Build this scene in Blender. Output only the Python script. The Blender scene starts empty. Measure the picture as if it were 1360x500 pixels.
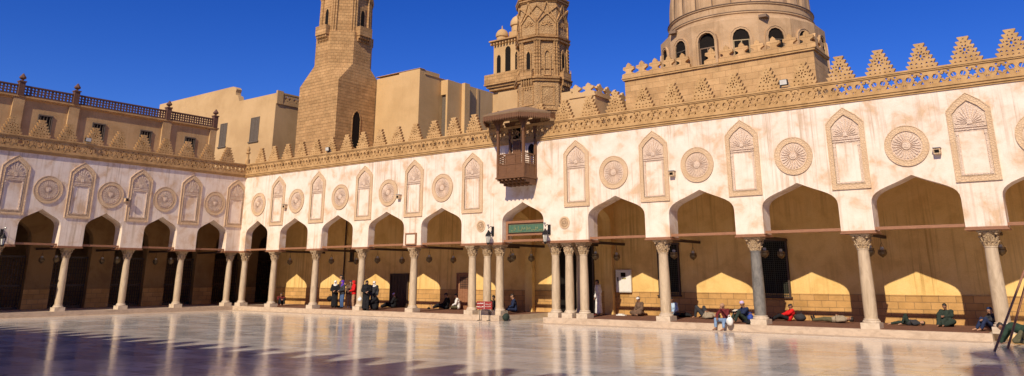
SKY_SAT, SKY_HUE, SKY_STR, SUN_STR, EXPO = 1.27, .525, .105, 4.5, .18
import bpy, bmesh, math, random
from mathutils import Vector, Matrix
from mathutils.geometry import tessellate_polygon
R = math.radians
random.seed(7)
scene = bpy.context.scene
COL = scene.collection

# ------------------------------------------------------------------ helpers
def tag(o, label=None, cat=None, group=None, kind=None):
    if label: o['label'] = label
    if cat: o['category'] = cat
    if group: o['group'] = group
    if kind: o['kind'] = kind
    return o

def empty(name, loc=(0, 0, 0), rz=0, label=None, cat=None, group=None):
    o = bpy.data.objects.new(name, None)
    COL.objects.link(o)
    o.location = loc
    o.rotation_euler = (0, 0, rz)
    o.empty_display_size = .2
    return tag(o, label, cat, group)

def dup(root, loc, rz=None, label=None):
    def cp(o, par):
        c = o.copy(); COL.objects.link(c)
        if par: c.parent = par
        for ch in list(o.children): cp(ch, c)
        return c
    r = cp(root, root.parent)
    r.location = loc
    if rz is not None: r.rotation_euler = (0, 0, rz)
    if label: r['label'] = label
    return r

ident = lambda p: p
class MB:
    """collects shapes into one mesh; mp maps local coordinates to world"""
    def __init__(s, mp=None):
        s.v = []; s.f = []; s.mi = []; s.mp = mp or ident; s.cur = 0
    def add(s, vs, fs):
        n = len(s.v)
        s.v += [tuple(s.mp(p)) for p in vs]
        s.f += [tuple(n + i for i in f) for f in fs]
        s.mi += [s.cur] * len(fs)
    def box(s, x0, x1, y0, y1, z0, z1):
        vs = [(x, y, z) for z in (z0, z1) for y in (y0, y1) for x in (x0, x1)]
        s.add(vs, [(0, 2, 3, 1), (4, 5, 7, 6), (0, 1, 5, 4), (2, 6, 7, 3), (0, 4, 6, 2), (1, 3, 7, 5)])
    def quadprism(s, b, t):
        """b, t: rings of the same count, closed solid"""
        n = len(b)
        s.add(list(b) + list(t), [tuple(range(n))[::-1], tuple(range(n, 2 * n))] +
              [(i, (i + 1) % n, n + (i + 1) % n, n + i) for i in range(n)])
    def plate(s, poly, d0, d1, holes=()):
        """2D outline (s,z) with holes, thickness from d0 to d1 along y"""
        loops = [list(poly)] + [list(h) for h in holes]
        flat = [p for l in loops for p in l]
        tris = tessellate_polygon([[Vector((p[0], p[1], 0)) for p in l] for l in loops])
        n = len(flat)
        vs = [(p[0], d0, p[1]) for p in flat] + [(p[0], d1, p[1]) for p in flat]
        fs = [tuple(t) for t in tris] + [tuple(n + i for i in t[::-1]) for t in tris]
        o = 0
        for l in loops:
            m = len(l)
            for i in range(m):
                a, b = o + i, o + (i + 1) % m
                fs.append((a, b, n + b, n + a))
            o += m
        s.add(vs, fs)
    def tube(s, p0, p1, r0, r1=None, n=10):
        r1 = r0 if r1 is None else r1
        p0 = Vector(p0); p1 = Vector(p1); d = (p1 - p0).normalized()
        a = d.orthogonal().normalized(); b = d.cross(a)
        ring = lambda p, r: [p + (a * math.cos(t) + b * math.sin(t)) * r for t in [2 * math.pi * i / n for i in range(n)]]
        s.quadprism([tuple(q) for q in ring(p0, r0)], [tuple(q) for q in ring(p1, r1)])
    def path(s, pts, r, n=6):
        for a, b in zip(pts, pts[1:]): s.tube(a, b, r, r, n)
    def lathe(s, prof, c=(0, 0, 0), n=16, a0=0, sx=1, sy=1):
        """prof: list of (r,z) bottom to top"""
        vs = []; fs = []
        for r, z in prof:
            for i in range(n):
                t = a0 + 2 * math.pi * i / n
                vs.append((c[0] + r * math.cos(t) * sx, c[1] + r * math.sin(t) * sy, c[2] + z))
        m = len(prof)
        for k in range(m - 1):
            for i in range(n):
                j = (i + 1) % n
                fs.append((k * n + i, k * n + j, (k + 1) * n + j, (k + 1) * n + i))
        fs.append(tuple(range(n))[::-1]); fs.append(tuple((m - 1) * n + i for i in range(n)))
        s.add(vs, fs)
    def ball(s, c, rx, ry=None, rz=None, n=10, m=7):
        ry = rx if ry is None else ry; rz = rx if rz is None else rz
        vs = [(c[0], c[1], c[2] - rz)]; fs = []
        for k in range(1, m):
            t = math.pi * k / m
            for i in range(n):
                p = 2 * math.pi * i / n
                vs.append((c[0] + rx * math.sin(t) * math.cos(p), c[1] + ry * math.sin(t) * math.sin(p), c[2] - rz * math.cos(t)))
        vs.append((c[0], c[1], c[2] + rz)); L = len(vs) - 1
        for i in range(n):
            j = (i + 1) % n
            fs.append((0, 1 + j, 1 + i)); fs.append((L, 1 + (m - 2) * n + i, 1 + (m - 2) * n + j))
            for k in range(m - 2):
                fs.append((1 + k * n + i, 1 + k * n + j, 1 + (k + 1) * n + j, 1 + (k + 1) * n + i))
        s.add(vs, fs)
    def capsule(s, p0, p1, r0, r1=None, n=12):
        r1 = r0 if r1 is None else r1
        p0 = Vector(p0); p1 = Vector(p1); d = p1 - p0
        if d.length < 1e-5: d = Vector((0, 0, 1e-4))
        d.normalize(); a = d.orthogonal().normalized(); b = d.cross(a)
        rings = []
        for k in (-75, -45, -15): rings.append((p0 + d * r0 * math.sin(R(k)), r0 * math.cos(R(k))))
        for k in (15, 45, 75): rings.append((p1 + d * r1 * math.sin(R(k)), r1 * math.cos(R(k))))
        vs = []; fs = []
        for c, r in rings:
            for i in range(n):
                t = 2 * math.pi * i / n
                vs.append(tuple(c + (a * math.cos(t) + b * math.sin(t)) * r))
        for k in range(5):
            for i in range(n):
                j = (i + 1) % n
                fs.append((k * n + i, k * n + j, (k + 1) * n + j, (k + 1) * n + i))
        fs.append(tuple(range(n))[::-1]); fs.append(tuple(5 * n + i for i in range(n)))
        s.add(vs, fs)
    def mesh(s, name, mats=(), smooth=False):
        me = bpy.data.meshes.new(name)
        me.from_pydata(s.v, [], s.f)
        bm = bmesh.new(); bm.from_mesh(me)
        bmesh.ops.recalc_face_normals(bm, faces=bm.faces)
        bm.to_mesh(me); bm.free()
        for m in mats: me.materials.append(m)
        if len(mats) > 1:
            for p, i in zip(me.polygons, s.mi): p.material_index = i
        if smooth:
            me.polygons.foreach_set('use_smooth', [True] * len(me.polygons))
            me.set_sharp_from_angle(angle=R(38))
        me.update()
        return me
    def build(s, name, mat, parent=None, smooth=False, bevel=0):
        mats = mat if isinstance(mat, (list, tuple)) else [mat]
        o = bpy.data.objects.new(name, s.mesh(name, mats, smooth))
        COL.objects.link(o)
        if parent: o.parent = parent
        if bevel:
            b = o.modifiers.new('bevel', 'BEVEL'); b.width = bevel; b.segments = 2
            b.limit_method = 'ANGLE'; b.angle_limit = R(40)
        return o

# ------------------------------------------------------------------ materials
def newmat(name):
    m = bpy.data.materials.new(name); m.use_nodes = True
    nt = m.node_tree; b = nt.nodes['Principled BSDF']
    return m, nt, b
def N(nt, t, **kw):
    n = nt.nodes.new(t)
    for k, v in kw.items():
        if k in n.inputs: n.inputs[k].default_value = v
        else: setattr(n, k, v)
    return n
def coords(nt, scale=(1, 1, 1)):
    tc = N(nt, 'ShaderNodeTexCoord'); mp = N(nt, 'ShaderNodeMapping')
    mp.inputs['Scale'].default_value = scale
    nt.links.new(tc.outputs['Object'], mp.inputs[0]); return mp.outputs[0]
def world_coords(nt, scale=(1, 1, 1)):
    tc = N(nt, 'ShaderNodeNewGeometry'); mp = N(nt, 'ShaderNodeMapping')
    mp.inputs['Scale'].default_value = scale
    nt.links.new(tc.outputs['Position'], mp.inputs[0]); return mp.outputs[0]
def noise(nt, vec, scale, detail=6, rough=.6, dist=0):
    n = N(nt, 'ShaderNodeTexNoise'); n.inputs['Scale'].default_value = scale
    n.inputs['Detail'].default_value = detail; n.inputs['Roughness'].default_value = rough
    n.inputs['Distortion'].default_value = dist
    nt.links.new(vec, n.inputs['Vector']); return n.outputs['Fac']
def ramp(nt, fac, stops):
    r = N(nt, 'ShaderNodeValToRGB'); e = r.color_ramp.elements
    while len(e) < len(stops): e.new(.5)
    for x, (p, c) in zip(e, stops): x.position = p; x.color = (*c, 1) if len(c) == 3 else c
    nt.links.new(fac, r.inputs[0]); return r.outputs[0]
def mix(nt, fac, a, b, mode='MIX'):
    m = N(nt, 'ShaderNodeMix', data_type='RGBA', blend_type=mode)
    for sock, v in ((m.inputs[0], fac), (m.inputs[6], a), (m.inputs[7], b)):
        if hasattr(v, 'links'): nt.links.new(v, sock)
        elif isinstance(v, (int, float)): sock.default_value = v
        else: sock.default_value = (*v, 1)
    return m.outputs[2]
def bump(nt, b, h, strength=.3, dist=.02):
    n = N(nt, 'ShaderNodeBump'); n.inputs['Strength'].default_value = strength; n.inputs['Distance'].default_value = dist
    nt.links.new(h, n.inputs['Height']); nt.links.new(n.outputs[0], b.inputs['Normal'])

def plaster(name, base, dark, light=None, streak=0., nscale=.9, rough=.85, bstr=.35, contrast=(.38, .7), fine=(0.93, 1.05)):
    m, nt, b = newmat(name)
    v = world_coords(nt)
    c = ramp(nt, noise(nt, v, nscale, 8, .62, .4), [(contrast[0], dark), ((contrast[0] + contrast[1]) / 2, base), (contrast[1], light or base)])
    if streak:
        sv = world_coords(nt, (4.2, 4.2, .10))
        s = ramp(nt, noise(nt, sv, 1.6, 5, .7), [(.50, (0, 0, 0)), (.63, (1, 1, 1))])
        pv = noise(nt, v, .22, 2)
        ps = ramp(nt, pv, [(.42, (0, 0, 0)), (.6, (1, 1, 1))])
        k = N(nt, 'ShaderNodeMath', operation='MULTIPLY'); nt.links.new(s, k.inputs[0]); nt.links.new(ps, k.inputs[1])
        k2 = N(nt, 'ShaderNodeMath', operation='MULTIPLY'); nt.links.new(k.outputs[0], k2.inputs[0]); k2.inputs[1].default_value = streak
        c = mix(nt, k2.outputs[0], c, tuple(x * .62 * y for x, y in zip(base, (1, .9, .75))))
    g = noise(nt, v, 22, 4, .7)
    c = mix(nt, 1., c, ramp(nt, g, [(.3, (fine[0],) * 3), (.7, (fine[1],) * 3)]), 'MULTIPLY')
    nt.links.new(c, b.inputs['Base Color'])
    b.inputs['Roughness'].default_value = rough
    b.inputs['Specular IOR Level'].default_value = .25
    hh = N(nt, 'ShaderNodeMath', operation='ADD'); nt.links.new(g, hh.inputs[0]); nt.links.new(noise(nt, v, 4, 5), hh.inputs[1])
    bump(nt, b, hh.outputs[0], bstr, .02)
    return m

def carved(name, base, dark, scale=9, rough=.85, bs=1.):
    m, nt, b = newmat(name); v = world_coords(nt)
    vo = N(nt, 'ShaderNodeTexVoronoi', feature='DISTANCE_TO_EDGE'); vo.inputs['Scale'].default_value = scale
    nt.links.new(v, vo.inputs['Vector'])
    e = ramp(nt, vo.outputs['Distance'], [(.02, (0, 0, 0)), (.22, (1, 1, 1))])
    c = mix(nt, ramp(nt, noise(nt, v, 1.2, 6), [(.35, (0, 0, 0)), (.65, (1, 1, 1))]), dark, base)
    nt.links.new(mix(nt, e, mix(nt, .35, c, dark), c), b.inputs['Base Color'])
    b.inputs['Roughness'].default_value = rough; b.inputs['Specular IOR Level'].default_value = .2
    bump(nt, b, e, bs, .03)
    return m

def blocks(name, c1, c2, mortar, w=.55, h=.27, msize=.012, rough=.85, var=.5, courses=0., bstr=.5):
    m, nt, b = newmat(name)
    tc = N(nt, 'ShaderNodeNewGeometry'); sp = N(nt, 'ShaderNodeSeparateXYZ'); nt.links.new(tc.outputs['Position'], sp.inputs[0])
    ad = N(nt, 'ShaderNodeMath', operation='ADD'); nt.links.new(sp.outputs[0], ad.inputs[0]); nt.links.new(sp.outputs[1], ad.inputs[1])
    cb = N(nt, 'ShaderNodeCombineXYZ'); nt.links.new(ad.outputs[0], cb.inputs[0]); nt.links.new(sp.outputs[2], cb.inputs[1])
    br = N(nt, 'ShaderNodeTexBrick'); nt.links.new(cb.outputs[0], br.inputs['Vector'])
    br.inputs['Scale'].default_value = 1; br.inputs['Brick Width'].default_value = w; br.inputs['Row Height'].default_value = h
    br.inputs['Mortar Size'].default_value = msize; br.inputs['Mortar Smooth'].default_value = .3; br.inputs['Bias'].default_value = 0
    br.inputs['Color1'].default_value = (*c1, 1); br.inputs['Color2'].default_value = (*c2, 1); br.inputs['Mortar'].default_value = (*mortar, 1)
    v = tc.outputs['Position']
    c = mix(nt, 1., br.outputs['Color'], ramp(nt, noise(nt, v, 1.1, 8, .65), [(.3, (.72, .70, .66)), (.7, (1.12, 1.1, 1.08))]), 'MULTIPLY')
    if courses:
        wv = world_coords(nt, (.05, .05, 2.4))
        c = mix(nt, courses, c, ramp(nt, noise(nt, wv, 1.2, 4, .7), [(.35, (.6, .56, .5)), (.65, (1.15, 1.12, 1.1))]), 'MULTIPLY')
    nt.links.new(c, b.inputs['Base Color']); b.inputs['Roughness'].default_value = rough; b.inputs['Specular IOR Level'].default_value = .2
    iv = N(nt, 'ShaderNodeMath', operation='SUBTRACT'); iv.inputs[0].default_value = 1; nt.links.new(br.outputs['Fac'], iv.inputs[1])
    hh = N(nt, 'ShaderNodeMath', operation='ADD'); nt.links.new(iv.outputs[0], hh.inputs[0]); nt.links.new(noise(nt, v, 9, 6), hh.inputs[1])
    bump(nt, b, hh.outputs[0], bstr, .03)
    return m

def plain(name, col, rough=.6, metal=0., var=.15, scale=6, spec=.4):
    m, nt, b = newmat(name); v = coords(nt)
    c = mix(nt, 1., col, ramp(nt, noise(nt, v, scale, 6, .65), [(.3, (1 - var,) * 3), (.7, (1 + var,) * 3)]), 'MULTIPLY')
    nt.links.new(c, b.inputs['Base Color']); b.inputs['Roughness'].default_value = rough
    b.inputs['Metallic'].default_value = metal; b.inputs['Specular IOR Level'].default_value = spec
    return m
def wood(name, col, dark, rough=.6):
    m, nt, b = newmat(name); v = world_coords(nt, (1, 1, 6))
    c = ramp(nt, noise(nt, v, 5, 7, .7, .6), [(.3, dark), (.7, col)])
    nt.links.new(c, b.inputs['Base Color']); b.inputs['Roughness'].default_value = rough
    bump(nt, b, noise(nt, v, 20, 4), .3, .01); return m
def marble(name, base, vein, rough=.35, zs=.5, scale=3.):
    m, nt, b = newmat(name); v = world_coords(nt, (1, 1, zs))
    c = ramp(nt, noise(nt, v, scale, 9, .7, 1.3), [(.3, vein), (.55, base), (.75, tuple(min(1, x * 1.12) for x in base))])
    nt.links.new(c, b.inputs['Base Color']); b.inputs['Roughness'].default_value = rough
    bump(nt, b, noise(nt, v, 25, 4), .15, .01); return m

def cloth(name, col, rough=.9):
    m, nt, b = newmat(name); v = coords(nt)
    c = mix(nt, 1., col, ramp(nt, noise(nt, v, 7, 5), [(.3, (.78,) * 3), (.7, (1.15,) * 3)]), 'MULTIPLY')
    nt.links.new(c, b.inputs['Base Color']); b.inputs['Roughness'].default_value = rough; b.inputs['Specular IOR Level'].default_value = .1
    bump(nt, b, noise(nt, v, 12, 4, .6, 1.), .6, .03); return m

FAC = plaster('facade_plaster', (.79, .65, .515), (.65, .455, .285), (.85, .73, .605), streak=.8, nscale=1.1, bstr=.5, contrast=(.35, .62))
STUC = carved('carved_stucco', (.70, .51, .32), (.60, .42, .25), 11, bs=.55)
STUCL = carved('pale_carved_stucco', (.77, .61, .47), (.68, .51, .37), 14, bs=.6)
PAR = plaster('parapet_stone', (.52, .32, .135), (.42, .25, .10), (.57, .365, .165), nscale=1.6, bstr=.5)
OCHRE = plaster('ochre_plaster', (.79, .535, .195), (.68, .44, .15), (.83, .58, .23), streak=.8, nscale=.9, contrast=(.36, .64), bstr=.6)
CEIL = plaster('ceiling_boards', (.58, .38, .18), (.48, .3, .13), nscale=2)
DADO = blocks('dado_blocks', (.62, .37, .14), (.50, .29, .10), (.30, .19, .09), .62, .285, .012)
PIERP = plaster('shaded_pier_plaster', (.31, .19, .08), (.23, .135, .055), streak=.3, nscale=.7)  # brown plaster darkened: shade of the sunless left arcade put into the colour
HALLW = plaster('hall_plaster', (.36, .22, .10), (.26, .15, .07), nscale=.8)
MINST = blocks('minaret_stone', (.54, .335, .15), (.46, .275, .12), (.36, .22, .10), .5, .28, .010, courses=.4, bstr=.9)
MINC = carved('minaret_carving', (.50, .32, .15), (.38, .23, .105), 7, bs=.9)
BPLA = plaster('building_plaster', (.56, .37, .175), (.49, .315, .145), (.60, .40, .195), streak=.2, nscale=.35)
BPLB = plaster('pale_building_plaster', (.59, .385, .175), (.53, .34, .15), (.62, .41, .195), streak=.15, nscale=.35)
UPW = plaster('upper_wall_plaster', (.52, .34, .16), (.43, .27, .12), (.57, .38, .185), streak=.35, nscale=.7)
DOMEB = blocks('dome_block_stone', (.62, .40, .19), (.53, .33, .15), (.42, .26, .12), .75, .36, .012, courses=.3)
DOMEP = plaster('dome_plaster', (.50, .33, .18), (.41, .265, .14), (.55, .37, .21), streak=.5, nscale=.8)
DOMED = plaster('dome_joint', (.22, .15, .10), (.17, .11, .07), nscale=1)
WOODR = wood('reddish_wood', (.36, .17, .085), (.22, .095, .045))
WOODD = wood('dark_wood', (.075, .045, .028), (.035, .02, .013))
WOODB = wood('balcony_wood', (.21, .095, .035), (.11, .048, .018))
WOODG = wood('weathered_wood', (.31, .20, .105), (.20, .125, .062))
BRN = plain('balustrade_paint', (.125, .06, .038), .7)
COLM = marble('column_marble', (.54, .42, .28), (.36, .265, .165), .45, .25, 4)
COLG = marble('grey_column_marble', (.20, .185, .16), (.09, .088, .08), .4, .6, 5)
CAPM = carved('capital_stone', (.62, .46, .29), (.42, .29, .16), 14, bs=.8)
BASEM = marble('base_marble', (.62, .51, .38), (.46, .36, .25), .55, 1, 3)
CURB = marble('curb_marble', (.56, .44, .32), (.40, .30, .21), .5, 2, 2)
CARPET = plain('carpet_pile', (.17, .085, .055), .95, var=.25, scale=3, spec=.1)
BLACKM = plain('dark_metal', (.035, .032, .03), .45, .6)
BRASS = plain('aged_brass', (.20, .15, .085), .5, .7, .3)
GLASSF = plain('frosted_glass', (.62, .60, .52), .25)
DARKIN = plain('dark_recess', (.014, .011, .009), .9, spec=.1)
GREENB = plain('dark_green_lattice', (.035, .038, .022), .6, scale=2)
SHUT = plain('shutter_paint', (.13, .10, .07), .7)
WHITEP = plain('white_paint', (.72, .70, .64), .5, var=.04)
GREYM = plain('grey_metal', (.40, .40, .38), .4, .5, .08)
REDP = plain('red_paint', (.27, .03, .026), .5, var=.1)
GREENP = plain('green_panel', (.07, .145, .09), .5, var=.2)
GOLDP = plain('gold_paint', (.34, .30, .12), .45, var=.1)
PAPER = plain('paper', (.74, .66, .52), .8, var=.05)
SKIN = plain('skin', (.40, .215, .13), .55, var=.06)
SKIN2 = plain('tanned_skin', (.27, .135, .08), .55, var=.06)
EYE = plain('eye_dark', (.02, .015, .012), .3)
HAIRM = plain('black_hair', (.02, .015, .012), .6, var=.3)
cl = {k: cloth(k + '_cloth', c) for k, c in dict(black=(.018, .018, .02), charcoal=(.045, .045, .05), navy=(.025, .035, .08), white=(.78, .76, .72),
      grey=(.42, .42, .44), red=(.62, .02, .02), maroon=(.14, .025, .025), purple=(.11, .04, .40), blue=(.04, .08, .35), jeans=(.075, .13, .26), lightjeans=(.20, .30, .46),
      khaki=(.36, .26, .16), olive=(.115, .105, .06), brown=(.15, .095, .065), darkgreen=(.032, .045, .036), green=(.03, .055, .038), lightblue=(.42, .55, .68), tan=(.42, .25, .15), orange=(.6, .16, .08),
      camel=(.34, .28, .2), lilac=(.55, .45, .72)).items()}

# marble court: slabs, veins, polish
m, nt, b = newmat('court_marble')
v = world_coords(nt)
br = N(nt, 'ShaderNodeTexBrick'); nt.links.new(v, br.inputs['Vector'])
br.inputs['Scale'].default_value = 1; br.inputs['Brick Width'].default_value = 1.3; br.inputs['Row Height'].default_value = .65
br.inputs['Mortar Size'].default_value = .011; br.inputs['Mortar Smooth'].default_value = .1; br.inputs['Bias'].default_value = 0
br.inputs['Color1'].default_value = (.72, .69, .62, 1); br.inputs['Color2'].default_value = (.52, .505, .46, 1); br.inputs['Mortar'].default_value = (.20, .17, .14, 1)
vn = ramp(nt, noise(nt, v, .9, 10, .72, 1.6), [(.34, (.52, .53, .56)), (.48, (.98, .98, 1)), (.66, (1.2, 1.15, 1.08))])
c = mix(nt, 1., br.outputs['Color'], vn, 'MULTIPLY')
c = mix(nt, ramp(nt, noise(nt, v, .16, 4, .6, .5), [(.4, (0, 0, 0)), (.62, (.55, .55, .55))]), c, (.66, .56, .45))
nt.links.new(c, b.inputs['Base Color'])
rr = ramp(nt, noise(nt, v, .5, 7, .7, .7), [(.3, (.07,) * 3), (.7, (.20,) * 3)])
rs = mix(nt, .5, rr, ramp(nt, br.outputs['Color'], [(.45, (.06,) * 3), (.66, (.19,) * 3)]))
nt.links.new(rs, b.inputs['Roughness'])
b.inputs['Specular IOR Level'].default_value = .75; b.inputs['IOR'].default_value = 1.5; b.inputs['Coat Weight'].default_value = .12; b.inputs['Coat Roughness'].default_value = .06
hh = N(nt, 'ShaderNodeMath', operation='ADD'); nt.links.new(noise(nt, v, 2.3, 7, .65), hh.inputs[0])
mm = N(nt, 'ShaderNodeMath', operation='MULTIPLY'); nt.links.new(br.outputs['Fac'], mm.inputs[0]); mm.inputs[1].default_value = -.25
nt.links.new(mm.outputs[0], hh.inputs[1])
bump(nt, b, hh.outputs[0], .2, .02)
COURT = m
m, nt, b = newmat('desert_ground'); v = world_coords(nt)
nt.links.new(ramp(nt, noise(nt, v, .3, 6), [(.3, (.25, .19, .13)), (.7, (.36, .28, .2))]), b.inputs['Base Color'])
b.inputs['Roughness'].default_value = .95
GROUND = m
ZC = -.27
# ------------------------------------------------------------------ people
def remeshed(mb, name, voxel, mats, extra=None, smooth_it=4):
    """fuse overlapping closed shapes into one continuous skin"""
    me = mb.mesh(name + '_src'); o = bpy.data.objects.new(name + '_src', me); COL.objects.link(o)
    r = o.modifiers.new('r', 'REMESH'); r.mode = 'VOXEL'; r.voxel_size = voxel; r.use_smooth_shade = True
    s_ = o.modifiers.new('s', 'SMOOTH'); s_.iterations = smooth_it; s_.factor = .5
    dg = bpy.context.evaluated_depsgraph_get(); dg.update()
    out = bpy.data.meshes.new_from_object(o.evaluated_get(dg)); out.name = name
    bpy.data.objects.remove(o); bpy.data.meshes.remove(me)
    out.materials.clear()
    for m_ in mats: out.materials.append(m_)
    bm = bmesh.new(); bm.from_mesh(out)
    for f in bm.faces: f.smooth = True; f.material_index = 0
    if extra:
        for emb, mi in extra:
            em = emb.mesh('tmp'); n0 = len(bm.faces); bm.from_mesh(em); bm.faces.ensure_lookup_table()
            for f in bm.faces[n0:]: f.smooth = True; f.material_index = mi
            bpy.data.meshes.remove(em)
    bm.to_mesh(out); bm.free()
    return out

V = Vector
def pose(kind, rnd, **k):
    P = {}
    if kind == 'stand':
        st_ = k.get('stride', .0)
        P = dict(pel=(0, 0, .92), che=(0, .02, 1.26), nec=(0, .02, 1.45), hea=(0, .05, 1.59),
                 sL=(-.18, .0, 1.39), sR=(.18, .0, 1.39), eL=(-.24, -.03, 1.12), eR=(.24, -.03, 1.12), wL=(-.24, .08, .88), wR=(.24, .08, .88),
                 hL=(-.09, 0, .90), hR=(.09, 0, .90), kL=(-.1, .03 + st_ * .5, .48), kR=(.1, .03 - st_ * .4, .48), aL=(-.1, st_, .08), aR=(.1, -st_, .08))
        if k.get('arms') == 'front':
            P.update(eL=(-.25, .05, 1.12), eR=(.25, .05, 1.12), wL=(-.08, .27, 1.08), wR=(.08, .27, 1.05))
    elif kind == 'cross':
        P = dict(pel=(0, -.02, .14), che=(0, .02, .46), nec=(0, .05, .64), hea=(0, .10, .78),
                 sL=(-.18, .03, .59), sR=(.18, .03, .59), eL=(-.25, .10, .34), eR=(.25, .10, .34), wL=(-.1, .28, .26), wR=(.1, .28, .26),
                 hL=(-.1, 0, .13), hR=(.1, 0, .13), kL=(-.33, .30, .16), kR=(.33, .30, .16), aL=(.12, .38, .08), aR=(-.12, .42, .08))
    elif kind == 'knees':
        P = dict(pel=(0, 0, .12), che=(0, -.01, .44), nec=(0, .03, .61), hea=(0, .09, .74),
                 sL=(-.18, .0, .56), sR=(.18, .0, .56), eL=(-.25, .2, .42), eR=(.25, .2, .42), wL=(-.07, .40, .40), wR=(.07, .40, .40),
                 hL=(-.1, .02, .12), hR=(.1, .02, .12), kL=(-.15, .38, .44), kR=(.15, .36, .43), aL=(-.12, .58, .08), aR=(.12, .62, .08))
    elif kind == 'legsout':
        P = dict(pel=(0, 0, .12), che=(0, -.06, .45), nec=(0, -.04, .62), hea=(0, .02, .76),
                 sL=(-.18, -.05, .57), sR=(.18, -.05, .57), eL=(-.25, .06, .34), eR=(.25, .06, .34), wL=(-.1, .26, .28), wR=(.1, .26, .28),
                 hL=(-.1, .02, .12), hR=(.1, .02, .12), kL=(-.12, .42, .26), kR=(.13, .46, .17), aL=(-.12, .78, .09), aR=(.12, .88, .08))
    elif kind == 'edge':
        P = dict(pel=(0, 0, .12), che=(0, .06, .43), nec=(0, .13, .60), hea=(0, .21, .71),
                 sL=(-.19, .10, .55), sR=(.19, .10, .55), eL=(-.3, .26, .38), eR=(.3, .26, .38), wL=(-.1, .36, .52), wR=(.15, .42, .25),
                 hL=(-.1, .02, .12), hR=(.1, .02, .12), kL=(-.24, .42, .17), kR=(.24, .42, .17), aL=(-.22, .46, -.19), aR=(.24, .46, -.19))
    elif kind == 'lieknees':
        P = dict(pel=(0, 0, .12), che=(0, -.32, .14), nec=(0, -.5, .14), hea=(0, -.64, .13),
                 sL=(-.19, -.44, .13), sR=(.19, -.44, .13), eL=(-.3, -.22, .08), eR=(.3, -.22, .08), wL=(-.12, -.1, .26), wR=(.12, -.1, .26),
                 hL=(-.1, .02, .12), hR=(.1, .02, .12), kL=(-.13, .34, .46), kR=(.15, .30, .44), aL=(-.13, .52, .09), aR=(.15, .56, .09))
    elif kind == 'lie':
        P = dict(pel=(0, 0, .12), che=(0, -.34, .15), nec=(0, -.52, .16), hea=(0, -.67, .16),
                 sL=(-.19, -.46, .14), sR=(.19, -.46, .14), eL=(-.3, -.22, .1), eR=(.3, -.22, .1), wL=(-.1, -.14, .27), wR=(.1, -.14, .27),
                 hL=(-.1, .02, .12), hR=(.1, .02, .12), kL=(-.11, .46, .13), kR=(.12, .46, .15), aL=(-.1, .88, .09), aR=(.12, .88, .09))
    elif kind == 'bend':
        P = dict(pel=(0, -.18, .42), che=(0, .15, .50), nec=(0, .33, .52), hea=(0, .47, .50),
                 sL=(-.18, .27, .48), sR=(.18, .27, .48), eL=(-.24, .38, .26), eR=(.24, .38, .26), wL=(-.2, .50, .06), wR=(.18, .52, .06),
                 hL=(-.1, -.16, .40), hR=(.1, -.16, .40), kL=(-.14, .12, .1), kR=(.14, .12, .1), aL=(-.13, -.30, .08), aR=(.13, -.30, .08))
    P.update(k.get('set', {}))
    P = {n: V(v) for n, v in P.items()}
    # toes and soles
    for s_ in 'LR':
        sh = P['a' + s_] - P['k' + s_]
        if kind in ('lie', 'legsout'): P['t' + s_] = P['a' + s_] + V((.02 if s_ == 'R' else -.02, .06, .15))
        elif kind == 'bend': P['t' + s_] = P['a' + s_] + V((0, -.14, -.03))
        elif kind == 'cross': P['t' + s_] = P['a' + s_] + V((.14 if s_ == 'L' else -.14, .0, -.03))
        else: P['t' + s_] = P['a' + s_] + V((0, .16, -.045))
    return P

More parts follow.
